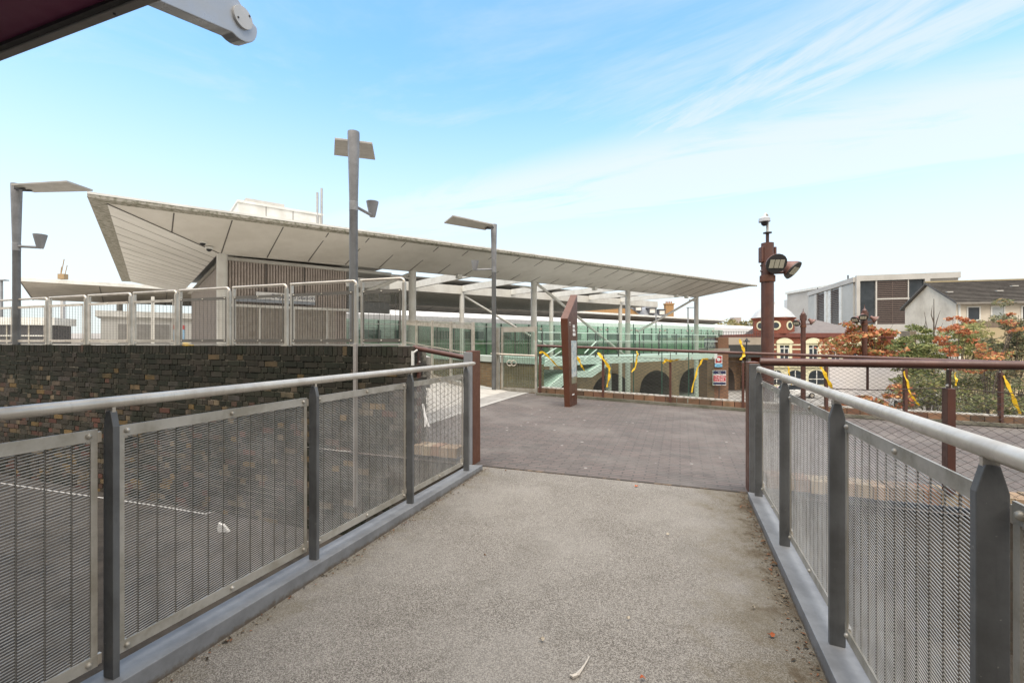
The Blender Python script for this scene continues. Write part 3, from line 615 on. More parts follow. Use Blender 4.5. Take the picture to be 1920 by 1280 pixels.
pc = lmid(-.55, .33); dome_cam(on_plane(380, 452, RW(-.3, -.7).xy, RW(1, -.7).xy), .11, 'upper of two white dome cameras under the canopy soffit by first column')
dome_cam(on_plane(392, 463, RW(-.2, -.45).xy, RW(1, -.45).xy), .11, 'lower of two white dome cameras under the canopy soffit, nearest first column')
for i, (px, py) in enumerate(((230, 500), (232, 508), (233, 514))):
    dome_cam(P(px, py, 26+i*1.4), .13, ['topmost', 'middle', 'lowest'][i]+' of three dark dome cameras along the far left gutter of the canopy')

# ------------------------------------------------------------------ second canopy, platform buildings
r = thing('platform_canopy', (-3.8, 55, 0), 'long low dark-soffited platform canopy in the background', 'canopy')
def K2(u, L, z): return V(-3.84+.78*u-.625*L, 55+.625*u+.78*L, z)
u0, u1 = -38.0, 60.
m = MB(); m.prism([K2(u0, 0, 5.45), K2(u0, 0, 5.72), K2(u0, 9, 5.9), K2(u0, 9, 5.4), K2(u0, 4.5, 4.55)], DS*(u1-u0)); m.build('roof', M('platform soffit', (.32, .285, .24), .7, 0, (.24, .215, .18), .5), r)
m = MB(); m.prism([K2(u0, -.08, 5.50), K2(u0, -.08, 5.76), K2(u0, -.005, 5.76), K2(u0, -.005, 5.50)], DS*(u1-u0)); m.build('fascia', white, r)
m = MB()
for i in range(24): m.bar(K2(u0+4*i, .1, 5.43), K2(u0+4*i, 4.5, 4.53), .06, .03)
m.build('panel_joint', seam, r)
for i in range(13): MB().lathe(K2(u0+5+7*i, 4.5, -1), [(.2, 0), (.2, 5.6)], 12).build('column', dark if i > 5 else white_col, r, True)
pb = M('pale cladding', (.52, .51, .48), .6, 0, (.43, .42, .38), .6)
r = thing('platform_building', K2(-24, 2, 1.2), 'pale grey platform building with tan shutters beyond the steel fence', 'building'); A = K2(0, 1.5, 0)
m = MB(); fbox(m, A, DS, -34, -12, 1.2, 3.3, -4, 0); m.build('wall', pb, r)
m = MB(); fbox(m, A, DS, -34.3, -11.7, 3.3, 3.75, -4.2, .3); m.build('roof', white, r)
for s, w, c in ((-33, 3.2, 'g'), (-28.2, 1.5, 't'), (-26.2, 1.2, 't'), (-23.5, 2.4, 'd'), (-20, 2.2, 'g'), (-16.2, 1.2, 'w'), (-14.2, 1.2, 'w')):
    m = MB(); fbox(m, A, DS, s, s+w, 1.22, 2.75, .0, .05)
    m.build('shutter' if c != 'w' else 'window', {'g': M('grey shutter', (.27, .26, .24), .6), 't': M('tan door', (.36, .25, .13), .6), 'd': M('dark doorway', (.10, .095, .085), .6), 'w': glass_d}[c], r)
m = MB(); fbox(m, A, DS, -29.6, -28.8, 1.5, 2.75, .06, .09); o = m.build('poster', M('pale blue poster', (.30, .50, .68), .5), r)
m = MB(); fbox(m, A, DS, -29.6, -28.8, 2.4, 2.75, .091, .1); o = m.build('poster_header', M('red poster header', (.55, .10, .10), .5), r)
for s in (-31, -25, -18.5): m = MB(); fbox(m, A, DS, s, s+.22, 1.2, 4.9, 1.2, 1.42); m.build('pillar', white_col, r)
tr = thing('platform_shelter', P(30, 640, 30), 'dark glazed platform shelter at the far left edge', 'shelter')
pA = P(-30, 640, 30); m = MB(); fbox(m, pA, (1, .3), 0, 3.6, 1.2, 2.5, -2, 0); m.build('glazing', M('dark tinted panel', (.07, .07, .075), .25), tr)
m = MB(); fbox(m, pA, (1, .3), -.2, 3.8, 2.5, 3.0, -2.2, .2); m.build('roof', white, tr)
for i in range(4): m = MB(); fbox(m, pA, (1, .3), i*1.15, i*1.15+.08, 1.2, 2.5, .0, .04); m.build('mullion', steel_dull, tr)
m = MB(); fbox(m, pA, (1, .3), .1, 3.5, 1.75, 1.82, .041, .06); m.build('rail', white, tr)

tr = thing('train', RW(50, 16, .15), 'long white train standing beyond the green glass screens', 'train')
m = MB(); m.prism([RW(8, 22.5, .5), RW(8, 22.5, 2.7), RW(8, 25.2, 2.7), RW(8, 25.2, .5)], DS*104); m.build('body', M('train white', (.70, .70, .68), .4), tr)
m = MB(); m.prism([RW(8, 22.49, 2.7), RW(8, 22.55, 4.0), RW(8, 23.1, 4.5), RW(8, 24.6, 4.5), RW(8, 25.1, 4.0), RW(8, 25.21, 2.7)], DS*104); m.build('roof', M('train roof white', (.78, .78, .77), .5), tr)
for i in range(24): m = MB(); fbox(m, RW(0, 22.48), DS, 9+4*i, 11.6+4*i, 1.7, 2.5, .0, .02); m.build('window', M('train window', (.20, .22, .22), .15), tr)
# ------------------------------------------------------------------ brick viaduct, landing deck, stairs, glass
vb = brick_mat('viaduct brick', DS, (.30, .175, .10), (.21, .125, .075), (.27, .20, .135), .225, .08, stain=((.07, .055, .04), .35, .6))
r = thing('brick_viaduct', RW(32, 9.5, GZ), 'stock brick railway viaduct with dark arches behind the glass stair', 'viaduct')
m = MB(); mi = MB(); s = 6.6
while s < 62:
    n = 20; pier = 1.6; wdt = 7.4; hw = (wdt-pier)/2; prev = None
    for i in range(n+1):
        q = -1+2*i/n; zz_ = -3.7+2.0*math.sqrt(max(0, 1-q*q)); ss = s+pier+hw*(1+q)
        if prev: 
            m.quad(RW(prev[0], 9, prev[1]), RW(ss, 9, zz_), RW(ss, 9, .0), RW(prev[0], 9, .0)); mi.quad(RW(prev[0], 9, prev[1]), RW(ss, 9, zz_), RW(ss, 14, zz_), RW(prev[0], 14, prev[1]))
        prev = (ss, zz_)
    m.quad(RW(s, 9, GZ), RW(s+pier, 9, GZ), RW(s+pier, 9, 0), RW(s, 9, 0))
    for e in (s+pier, s+wdt): mi.quad(RW(e, 9, GZ), RW(e, 14, GZ), RW(e, 14, -3.7), RW(e, 9, -3.7))
    s += wdt
m.build('arcade_wall', vb, r); mi.build('arch_vault', M('dark vault', (.10, .08, .065), .9), r)  # arch undersides and pier sides in one dark brown
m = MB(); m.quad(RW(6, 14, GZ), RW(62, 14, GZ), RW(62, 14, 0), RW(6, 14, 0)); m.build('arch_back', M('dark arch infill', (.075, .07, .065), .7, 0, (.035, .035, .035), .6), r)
m = MB(); m.slab([RW(6, 8.9, .15), RW(62, 8.9, .15), RW(62, 36, .15), RW(6, 36, .15)], .15); m.build('deck', M('viaduct deck', (.30, .29, .27), .8), r)
m = MB()
for k in range(8):
    q0 = 15+7.4*k-.8
gs = thing('glass_screen', RW(20, 9.3, .15), 'long row of green glass screens with dark posts along the viaduct edge', 'screen')
m = MB(); m.prism([RW(7, 9.4, .2), RW(56, 9.4, .2), RW(56, 9.4, 2.85), RW(7, 9.4, 2.85)], DL*.02); m.build('glass_pane', glass_g2, gs)
m = MB(); m.quad(RW(7, 10.2, .2), RW(56, 10.2, .2), RW(56, 10.2, 1.5), RW(7, 10.2, 1.5)); m.build('back_panel', M('olive back panel', (.44, .47, .37), .7, 0, (.28, .32, .25), .8), gs)
for i in range(34): m = MB(); m.box(RW(7+1.45*i, 9.3, 1.45), .09, .09, 2.7, DS); m.build('post', M('dark green post', (.06, .085, .07), .5), gs)
for z in (1.25, 2.55): m = MB(); m.bar(RW(7, 9.22, z), RW(56, 9.22, z), .05, .05); m.build('rail', M('pale rail', (.50, .53, .48), .5), gs)
# landing deck and stair
pg = M('pale green white paint', (.66, .69, .66), .5, 0, (.56, .60, .57), 1)
r = thing('landing_deck', P(1170, 672, 25), 'pale steel landing deck bridging from the plaza to the viaduct', 'footbridge')
A0 = P(1000, 672, 20); A1 = P(1345, 662, 29.8); dd = (A1-A0); dd.z = 0; dl = dd.length; dd /= dl; nn = V(-dd.y, dd.x, 0)
z1 = .65; m = MB(); m.prism([A0.xy.to_3d()+UP*z1, A1.xy.to_3d()+UP*z1, A1.xy.to_3d()+UP*(z1-.36), A0.xy.to_3d()+UP*(z1-.36)], nn*.12); m.build('edge_beam', pg, r)
m = MB(); m.prism([A0.xy.to_3d()+UP*(z1-.05)+nn*.125, A1.xy.to_3d()+UP*(z1-.05)+nn*.125, A1.xy.to_3d()+UP*(z1-.22)+nn*.125, A0.xy.to_3d()+UP*(z1-.22)+nn*.125], nn*2.6); m.build('slab', pg, r)
for i in range(9): m = MB(); p = A0+dd*(dl*(i+.3)/9); m.box((p.x, p.y, z1+.6), .05, .05, 1.2, dd); m.build('post', dark, r)
for z in (z1+1.15, z1+.75): m = MB(); m.tube([(A0.x, A0.y, z), (A1.x, A1.y, z)], .025, 6); m.build('rail', pg, r)
MB().lathe(P(1141, 684, 25.5).xy.to_3d()+UP*GZ, [(.16, 0), (.16, 5.28)], 14).build('support', white_col, r, True)
r = thing('stair', P(1070, 700, 20), 'pale green steel stair flight seen through the glass below the landing deck', 'stair')
def flight(pix, d0, d1, wdt=1.5):
    out = []
    for i, (px, py) in enumerate(pix): out.append(P(px, py, d0))
    return out
sdir = dd
sp = [(1126, 683), (1106, 699), (1080, 701), (1062, 701), (1030, 728), (1020, 737), (1040, 737), (1060, 716), (1075, 709), (1106, 709), (1146, 684)]
A_, B_ = P(1000, 700, 19.4), P(1345, 700, 29.2)
poly = []
for px, py in [(1126, 683), (1106, 695), (1081, 696), (1063, 696), (1029, 725), (1014, 741), (1038, 741), (1062, 716), (1078, 707), (1110, 707), (1144, 683)]: poly.append(on_plane(px, py, A_.xy, B_.xy))
m = MB(); m.prism(poly, nn*.08); m.build('stringer', pg, r)
m = MB(); m.prism([p+nn*1.5 for p in poly], nn*.08); m.build('stringer', pg, r)
m = MB(); m.prism([lerp(poly[k], poly[10-k], .35)+nn*.085 for k in range(0, 6)]+[lerp(poly[k], poly[10-k], .6)+nn*.085 for k in range(5, -1, -1)], nn*1.4); m.build('treads', M('stair underside', (.42, .50, .45), .6), r)
for k, (a1, b1) in enumerate((((1008, 688), (1052, 658)), ((1010, 672), (1050, 648)), ((1096, 662), (1118, 640)), ((1094, 676), (1122, 652)))):
    MB().tube([on_plane(*a1, A_.xy, B_.xy), on_plane(*b1, A_.xy, B_.xy)], .03, 6).build('handrail', pg, r)
# outer glass screen round the stair well
r = thing('glass_balustrade', P(1170, 700, 13.5), 'tall clear green glass screen just behind the far brown railing', 'screen')
G0, G1 = V(.055*13, 13.0), V(.442*15.5, 15.5); gl = (G1-G0).length; gd = (G1-G0)/gl; n = 6
for i in range(n):
    a, b_ = lerp(G0, G1, i/n)+gd*.012, lerp(G0, G1, (i+1)/n)-gd*.012
    m = MB(); m.prism([V(a.x, a.y, -1.6), V(b_.x, b_.y, -1.6), V(b_.x, b_.y, 1.97), V(a.x, a.y, 1.97)], V(-gd.y, gd.x, 0)*.016); m.build('glass_pane', glass_g, r)
    m = MB(); m.box((a.x, a.y+.07, .2), .014, .03, 3.5, gd); m.build('clamp_bar', M('dark green edge', (.05, .12, .09), .3), r)
    for z in (1.75, .85):
        for q in (.08, .92): p = lerp(a, b_, q); MB().lathe((p.x, p.y-.0, z), [(.03, 0), (.03, .03)], 8, V(gd.y, -gd.x, 0)).build('fixing', steel_dull, r)
# ------------------------------------------------------------------ steel and glass fence, gate, low wall behind them
r = thing('glazed_fence', V(-2.5, 14.2, .2), 'steel fence with glass and vertical bars running back from the grey lamp post', 'fence')
FA, FB = V(-1.02, 12.0, .06), V(-3.93, 16.5, .35)
def fp(t, h): p = lerp(FA, FB, t); return p+UP*h
nb = 4
for i in range(nb+1):
    p = fp(i/nb, 0); m = MB(); m.box(p+UP*.92, .10, .05, 1.84, (FB-FA)); m.build('post', steel_dull, r)
for i in range(nb):
    t0, t1 = i/nb+.012, (i+1)/nb-.012
    m = MB(); m.bar(fp(t0, 1.72), fp(t1, 1.72), .012, .13); m.build('top_plate', steel_dull, r); m = MB(); m.bar(fp(t0, 1.81), fp(t1, 1.81), .04, .03); m.build('top_rail', fmat, r)
    m = MB(); m.bar(fp(t0, .12), fp(t1, .12), .02, .10); m.build('bottom_rail', steel_dull, r)
    m = MB()
    for j in range(11): m.bar(fp(lerp(t0, t1, (j+.5)/11), .17), fp(lerp(t0, t1, (j+.5)/11), 1.66), .022, .012, V(1, 0, 0))
    m.build('bars', M('bar steel', (.20, .195, .175), .5, .3), r)
    m = MB(); q = V(.02, .05, 0); m.prism([fp(t0, .2)+q, fp(t1, .2)+q, fp(t1, 1.7)+q, fp(t0, 1.7)+q], V(.008, .006, 0)); m.build('glass_pane', glass_g, r)
MB().tube([fp(-.02, 1.0)+V(.1, -.12, 0), fp(1.0, 1.02)+V(.1, -.12, 0)], .022, 8).build('handrail', steel, r, True)
r = thing('steel_gate', V(.1, 12.2, .1), 'steel framed gate with fine vertical bars at the left end of the far railing', 'gate')
GA, GB = V((942-960)/F*12.1, 12.1, .06), V((1005-960)/F*11.7, 11.7, .06)
def gp(t, h): return lerp(GA, GB, t)+UP*h
for t in (0, 1): m = MB(); m.box(gp(t, .86), .05, .05, 1.72, GB-GA); m.build('frame_post', steel_dull, r)
m = MB(); m.bar(gp(.03, 1.65), gp(.97, 1.65), .03, .13); m.build('top_plate', fmat, r); m = MB(); m.bar(gp(.03, .08), gp(.97, .08), .03, .10); m.build('bottom_plate', steel_dull, r)
m = MB()
for i in range(18): m.bar(gp((i+1.2)/20, .14), gp((i+1.2)/20, 1.58), .018, .010, V(1, 0, 0))
m.build('bars', M('gate bar', (.19, .18, .155), .5, .3), r)
MB().tube([gp(-.35, 1.02)+V(0, -.1, 0), gp(.97, .98)+V(0, -.1, 0)], .022, 8).build('handrail', steel, r, True)
for t in (.22, .34): 
    ring = [gp(t, .78)+V(math.cos(k*.524)*.07, -.06, math.sin(k*.524)*.07) for k in range(13)]; MB().tube(ring, .010, 6).build('scroll', steel, r)
m = MB(); m.prism([gp(.03, .14)+V(0, .06, 0), gp(.97, .14)+V(0, .06, 0), gp(.97, 1.6)+V(0, .06, 0), gp(.03, 1.6)+V(0, .06, 0)], V(0, .008, 0)); m.build('glass_pane', glass_g, r)
for t, l in ((-.13, 'left'),): m = MB(); m.box(gp(t, .85), .07, .10, 1.70, GB-GA); m.build('side_post', steel_dull, r)
br2 = brick_mat('sandy brick', V(1, .2), (.30, .20, .11), (.21, .145, .085), (.25, .20, .14), .225, .08, stain=((.10, .08, .055), .7, .5))
r = thing('low_brick_wall', V(-1.5, 14.6, 0), 'sandy brick wall with pale coping behind the steel gate and fence', 'wall')
wA, wB = V(-4.6, 18.2), V(.75, 13.4)
m = MB(); m.prism([V(wA.x, wA.y, -3), V(wB.x, wB.y, -3), V(wB.x, wB.y, .72), V(wA.x, wA.y, .80)], V(.2, .25, 0)); m.build('wall_body', br2, r)
m = MB(); m.prism([V(wA.x-.03, wA.y-.04, .81), V(wB.x-.03, wB.y-.04, .73), V(wB.x-.03, wB.y-.04, .92), V(wA.x-.03, wA.y-.04, 1.0)], V(.26, .33, 0)); m.build('coping', M('pale stone coping', (.50, .54, .49), .7, 0, (.40, .44, .40), 2), r)
# ------------------------------------------------------------------ grey lamp posts
def lamp_post(x, y, zb, zt, ang, cang, label, rp=.065, tilt=.10, w=.36):
    r = thing('lamp_post', (x, y, zb), label, 'lamp post', 'grey lamp posts with flat reflectors')
    zs = zt-1.25
    MB().lathe((x, y, zb), [(rp, 0), (rp, zs-zb)], 20).build('pole', grey, r, True)
    MB().lathe((x, y, zs), [(rp*1.04, 0), (rp*1.06, .14), (rp*.98, .145), (rp*1.02, .155), (rp*1.42, zt-zs-.05), (rp*1.40, zt-zs)], 20).build('tapered_head', grey_lt, r, True)
    d = V(math.cos(ang), math.sin(ang), 0); n = V(-d.y, d.x, 0); p = V(x, y, zt-.10)+d*(rp*1.5)
    q = p+d*1.15+UP*tilt; t = V(0, 0, .035)
    m = MB(); m.prism([p-n*w*.8+d*.04, q-n*w, q+n*w, p+n*w*.8+d*.04], t); m.build('reflector', M('reflector underside', (.42, .40, .36), .5, .1), r, False, .004)
    for sgn in (-1, 1):
        m = MB(); m.bar(V(x, y, zt-.09)+n*sgn*rp*1.0, p+d*.14+n*sgn*rp*1.0+UP*.0, .03, .05); m.build('bracket', dark, r)
    c = V(math.cos(cang), math.sin(cang), 0); e = V(x, y, zs+.05)+c*.50
    MB().tube([V(x, y, zs+.08)+c*rp, e], .025, 8).build('uplight_arm', grey_lt, r, True)
    MB().lathe(e-UP*.02, [(.045, 0), (.055, .03), (.10, .24), (.102, .26), (.085, .26)], 18).build('uplight', grey_lt, r, True)
    return r
p = P(31, 0, 8.6); lamp_post(p.x, p.y, 1.2, zat(345, 8.6), math.radians(-2), math.radians(-6), 'grey lamp post at far left behind the steel fence, reflector pointing right', .058, .03, .25)
p = P(663, 0, 7.3); lamp_post(p.x, p.y, 1.2, zat(248, 7.3), math.radians(108), math.radians(72), 'tallest grey lamp post behind the brick wall, reflector seen end-on', .066, .17)
p = P(926, 0, 12.0); lamp_post(p.x, p.y, .06, zat(421, 12.0), math.radians(205), math.radians(192), 'grey lamp post standing on the pale paving next to the steel gate', .058, .08)
# ------------------------------------------------------------------ brown information sign
r = thing('information_sign', P(1065, 763, 9.45), 'tall rust brown information sign with slanted top standing on the plaza', 'sign')
b0 = P(1059, 764, 9.4); zb = .0
fw_, dp = V(.97, -.24, 0), V(.42, .907, 0)                          # thickness direction (edge faces camera), depth direction of the map face
def slabpt(h, front): return h
def tot(u, v, z): return V(b0.x, b0.y, z)+fw_*u+dp*v
z1, z2 = zat(597, 9.4), zat(552, 9.95)
lo, hi = -.005, -.085
body = [tot(lo, 0, zb), tot(lo+.112, 0, zb), tot(lo+.112, .50, zb), tot(lo, .50, zb)]
top = [tot(hi, -.02, z1), tot(hi+.15, -.02, z1), tot(hi+.15, .66, z2), tot(hi, .66, z2)]
m = MB(); m.add(body+top, [(3, 2, 1, 0), (4, 5, 6, 7), (0, 1, 5, 4), (1, 2, 6, 5), (2, 3, 7, 6), (3, 0, 4, 7)]); m.build('panel_body', M('sign rust brown', (.095, .036, .020), .36, .1, (.075, .028, .016), 2), r, False, .004)
def face(v, z): t = z/z1; return lerp(tot(lo+.112, v*.95, 0), tot(hi+.15, v*1.25, z1), t).xy.to_3d()+UP*z+V(.004, -.001, 0)
fn = V(.907, -.42, 0)*.004
def facequad(v0, v1, za, zc, name, mat): m = MB(); m.prism([face(v0, za), face(v1, za), face(v1, zc), face(v0, zc)], fn); return m.build(name, mat, r)
facequad(.14, .46, .52, 1.42, 'map_panel', M('map print', (.55, .58, .55), .4, 0, (.30, .38, .42), 14, lo=.42, hi=.58))
facequad(.14, .46, .52, .66, 'map_footer', M('map key', (.46, .42, .26), .4))
wt = M('white print', (.75, .75, .73), .5)
for k in range(3): facequad(.24, .40, 1.52+k*.085, 1.58+k*.085, 'lettering', wt)
facequad(.05, .12, 1.78, 1.80, 'lettering', wt); facequad(.05, .12, 1.74, 1.75, 'lettering', wt); facequad(.16, .3, .28, .31, 'arrow', wt)
m = MB(); m.slab([tot(-.12, -.12, .012), tot(.25, -.12, .012), tot(.3, .6, .012), tot(-.1, .6, .012)], .008); m.build('base_plate', M('dark base', (.09, .075, .07), .5), r)  # thin dark plate reaching past the foot of the sign

# ------------------------------------------------------------------ brown floodlight poles
def flood(r, p, dirv, s=1.):
    d = Vector(dirv).normalized(); p = Vector(p)
    MB().lathe(p-d*.34*s, [(.055*s, 0), (.085*s, .02*s), (.085*s, .12*s), (.10*s, .14*s), (.205*s, .30*s), (.215*s, .34*s)], 18, d).build('floodlight', M('dusty brown casting', (.20, .105, .085), .5, 0, (.13, .06, .045), 9), r, True)
    m = MB(); m.lathe(p+d*.001, [(.215*s, 0), (.22*s, .02*s), (.185*s, .025*s)], 18, d); m.build('bezel', dark, r, True)
    a = d.orthogonal(); a = V(0, 0, 1).cross(d).normalized(); u = d.cross(a)
    m = MB()
    for k in (-1, 0, 1): c = p+d*.03*s+a*(k*.105*s); m.prism([c-a*.045*s-u*.09*s, c+a*.045*s-u*.09*s, c+a*.045*s+u*.09*s, c-a*.045*s+u*.09*s], d*.01)
    m.build('lens', M('lens glass', (.55, .53, .42), .2), r)
def flood_pole(x, y, zt, rp, label, heads, cctv=False):
    r = thing('floodlight_pole', (x, y, GZ), label, 'light pole', 'brown floodlight poles')
    MB().lathe((x, y, GZ), [(rp, 0), (rp, zt-GZ)], 20).build('pole', brown, r, True)
    MB().lathe((x, y, zt-.86), [(rp*1.2, 0), (rp*1.22, .02), (rp*1.22, .12), (rp*1.2, .14)], 20).build('collar', brown_l, r, True)
    for s in (-1, 1): m = MB(); m.box((x+s*rp*1.12, y, zt-.26), .05, .14, .34); m.build('junction_box', brown, r, False, .01)
    for (dx, dy, dz, dirv) in heads:
        MB().tube([V(x, y, zt-.66), V(x+dx*.6, y+dy*.6, zt-.66), V(x+dx, y+dy, zt+dz+.04)], .035, 8).build('arm', brown, r, True)
        flood(r, (x+dx, y+dy, zt+dz), dirv)
    for k in range(3): m = MB(); m.tube([(x-rp*1.25, y, zt-.5-.12*k), (x-rp*.6, y-.02, zt-.5-.12*k)], .022, 6); m.build('clamp', brown_d, r)
    if not cctv: MB().lathe((x, y, zt), [(rp*.95, 0), (rp*.4, .10), (.02, .16), (.015, .32)], 10).build('cap', brown, r, True)
    return r
p = P(1439, 0, 10.2); zt = zat(456, 10.2)
flood_pole(p.x, p.y, zt, .128, 'nearest and tallest brown floodlight pole, with a camera on top', [(.02, -.30, -.50, (-.05, -.85, -.42)), (.47, -.16, -.62, (.50, -.58, -.64))], True)
r = thing('pole_camera', (p.x, p.y, zt), 'white swan-neck dome camera on top of the tallest brown pole', 'camera')
MB().lathe((p.x, p.y, zt), [(.035, 0), (.035, .22)], 10).build('stem', brown_d, r, True)
MB().lathe((p.x, p.y, zt+.22), [(.09, 0), (.09, .02)], 14).build('flange', dark, r)
q = V(p.x, p.y, zt+.24); MB().tube([q, q+UP*.30, q+V(-.02, -.02, .38), q+V(-.07, -.05, .40), q+V(-.10, -.06, .34)], .028, 10).build('neck', white_col, r, True)
MB().lathe(q+V(-.10, -.06, .34), [(.05, 0), (.115, -.05), (.12, -.12), (.10, -.125)], 16).build('housing', M('camera grey', (.50, .52, .54), .4), r, True)
MB().lathe(q+V(-.10, -.06, .215), [(.07, 0), (.065, -.05), (.03, -.085)], 14).build('dome', black, r, True)
p = P(1506, 0, 28.6); flood_pole(p.x, p.y, zat(588, 28.6), .14, 'slim brown floodlight pole in front of the red brick pub', [(-.55, -.2, -.6, (-.6, -.5, -.5)), (.5, -.2, -.55, (.55, -.4, -.6))])
p = P(1621, 0, 26.4); flood_pole(p.x, p.y, zat(582, 26.4), .135, 'brown floodlight pole rising out of the orange tree', [(-.35, -.35, -.42, (-.4, -.7, -.55)), (-.62, -.1, -.55, (-.7, -.3, -.5)), (.52, -.2, -.55, (.6, -.4, -.5))])
for px, d, y0, y1, l, s in ((1230, 62, 577, 610, 'left slim grey platform lamp, nearer the dormer windows', 1), (1290, 62, 577, 612, 'right slim grey platform lamp with arm to the left, beside the last column', -1), (3, 40, 526, 600, 'slim grey lamp with a flat head at the far left edge', 0)):
    p = P(px, 0, d); r = thing('platform_lamp', (p.x, p.y, .15), l, 'lamp', 'slim platform lamps')
    MB().lathe((p.x, p.y, .15), [(.11, 0), (.09, zat(y0, d)-.15)], 8).build('pole', grey_lt, r); m = MB(); m.box((p.x-s*.6 if s else p.x, p.y, zat(y0, d)+.03), 1.5 if s else .9, .4, .08); m.build('head', grey_lt, r)

# ------------------------------------------------------------------ purple canopy and building behind the camera
r = thing('purple_awning', WK(-1, -4.5, 2.7), 'dark purple awning with grey edge overhead at top left', 'awning')
pur = M('dark purple panel', (.20, .045, .105), .45, 0, (.16, .036, .085), 1.2)
m = MB(); m.slab([WK(-7, -3.575, 2.86), WK(.9, -3.575, 2.86), WK(.9, -8.2, 2.86), WK(-7, -8.2, 2.86)], .14); m.build('underside', pur, r)
m = MB(); m.box(WK(-3.05, -3.552, 2.79), 7.9, .036, .18, VV); m.build('edge_trim', M('edge trim', (.33, .31, .29), .5, .2), r, False, .004)
m = MB(); m.box(WK(-3.05, -3.582, 2.715), 7.9, .022, .02, VV); m.build('shadow_gap', dark, r)
for k in range(5): MB().lathe(WK(-2.6+k*.9, -3.552, 2.70), [(.005, 0), (.005, -.004)], 8).build('screw', dark, r)
A, B = WK(.235, -3.5).xy, WK(.235, -3.0).xy
def bp(px, py): return on_plane(px, py, A, B)
c0 = bp(450, 36); rad = .055; tilt = VV*-.05
poly = [bp(285, -4), bp(436, 61)]
ang0 = math.atan2((bp(436, 61)-c0).z, (bp(436, 61)-c0).dot(UU.to_3d())); e1 = bp(469, 40); ang1 = math.atan2((e1-c0).z, (e1-c0).dot(UU.to_3d()))
rr = (bp(436, 61)-c0).length
for k in range(1, 10):
    t = ang0+(ang1-ang0+ (0 if ang1 > ang0 else 2*math.pi))*k/10; poly.append(c0+UU.to_3d()*(math.cos(t)*rr)+UP*(math.sin(t)*rr))
poly += [bp(470, 38), bp(440, -12), bp(420, -60), bp(330, -60)]
r2 = thing('awning_bracket', c0, 'silver rounded bracket arm with a disc cap beside the purple awning', 'bracket')
sil = M('silver paint', (.46, .48, .51), .35, .2, (.42, .44, .46), 3)
m = MB(); m.prism(poly, VV.to_3d()*-.075); m.build('arm_plate', sil, r2, False, .004)
MB().lathe(bp(453, 34)+VV.to_3d()*.001, [(.050, 0), (.050, .012)], 28, VV.to_3d()).build('disc_cap', M('pale disc', (.62, .61, .58), .4, .1), r2, True)
for px, py in ((443, 34), (464, 32)): MB().lathe(bp(px, py)+VV.to_3d()*.013, [(.0045, 0), (.0045, .003)], 8, VV.to_3d()).build('screw', dark, r2)
r = thing('apartment_block', WK(0, -8.3, 0), 'pale rendered building carrying the purple awning, behind the viewpoint', 'building')
m = MB(); m.prism([WK(-14, -8.25, -5), WK(10, -8.25, -5), WK(10, -8.25, 7.5), WK(-14, -8.25, 7.5)], UU.to_3d()*-9); m.build('wall', M('warm render', (.34, .31, .28), .8), r)
for i in range(5):
    m = MB(); a = -11+i*4.2; m.box(WK(a, -8.23, 5.2), 1.8, .06, 1.6, VV); m.build('window', glass_d, r)

# ------------------------------------------------------------------ right-hand background: pier, bridge, pub, offices, house
rp_ = M('street paving', (.25, .24, .22), .9, 0, (.18, .17, .155), .4)
struct('street', MB().quad((14, 40, GZ+.004), (75, 40, GZ+.004), (75, 59.5, GZ+.004), (14, 59.5, GZ+.004)), rp_)
red_b = brick_mat('orange red brick', V(1, 0), (.30, .15, .09), (.22, .12, .075), (.26, .19, .13), .225, .08, stain=((.10, .06, .045), .5, .4))
r = thing('brick_pier', P(1346, 640, 40), 'short brick pier carrying two signs at the end of the glass screens', 'pier'); A = P(1326, 0, 40)
m = MB(); fbox(m, A, (1, 0), 0, 1.85, GZ, .55, -2.5, 0); m.build('shaft', red_b, r); m = MB(); fbox(m, A, (1, 0), -.08, 1.93, .55, .80, -2.6, .1); m.build('cap_stone', M('pier cap', (.42, .38, .32), .8), r)
m = MB(); fbox(m, A, (1, 0), .97, 1.88, .82, 1.75, -2.4, -.03); m.build('upper_pier', red_b, r)
r2 = thing('lattice_panel', P(1336, 641, 39.5), 'small navy panel with white lattice on top of the brick pier', 'panel')
m = MB(); fbox(m, A, (1, 0), .0, .95, .82, 1.65, -.6, -.5); m.build('board', M('navy', (.025, .035, .11), .5), r2)
m = MB()
for i in range(7):
    x0 = A.x+.02+i*.13; y_ = A.y+.47
    m.bar((x0, y_, .86), (x0+.16, y_, 1.6), .03, .045, V(0, 1, 0)); m.bar((x0+.16, y_+.02, .86), (x0, y_+.02, 1.6), .03, .045, V(0, 1, 0))
m.build('lattice', white, r2)
r2 = thing('rail_sign', P(1347, 677, 39.9), 'white sign with red emblem and pale blue foot, upper of two on the brick pier', 'sign')
A = P(1340, 0, 39.93); w = 14*39.93/F; za, zb_ = zat(688, 39.93), zat(666, 39.93)
m = MB(); fbox(m, A, (1, 0), 0, w, za, zb_, 0, .03); m.build('board', M('sign board white', (.80, .80, .79), .5), r2)
m = MB(); fbox(m, A, (1, 0), .07, w-.07, za+.38, zb_-.07, .03, .04); m.build('red_field', M('sign red', (.55, .04, .04), .5), r2)
MB().lathe((A.x+w/2, A.y-.041, za+.66), [(.16, 0), (.16, .01)], 16, V(0, -1, 0)).build('emblem', M('emblem white', (.8, .8, .8), .5), r2)
m = MB(); fbox(m, A, (1, 0), .0, w, za, za+.30, .03, .04); m.build('blue_foot', M('sign pale blue', (.22, .55, .80), .5), r2)
r2 = thing('estate_sign', P(1349, 708, 39.5), 'navy red and white property sign on a post in front of the brick pier', 'sign')
A = P(1336, 0, 39.5); w = 25*39.5/F; za, zb_ = zat(722, 39.5), zat(694, 39.5); H = zb_-za
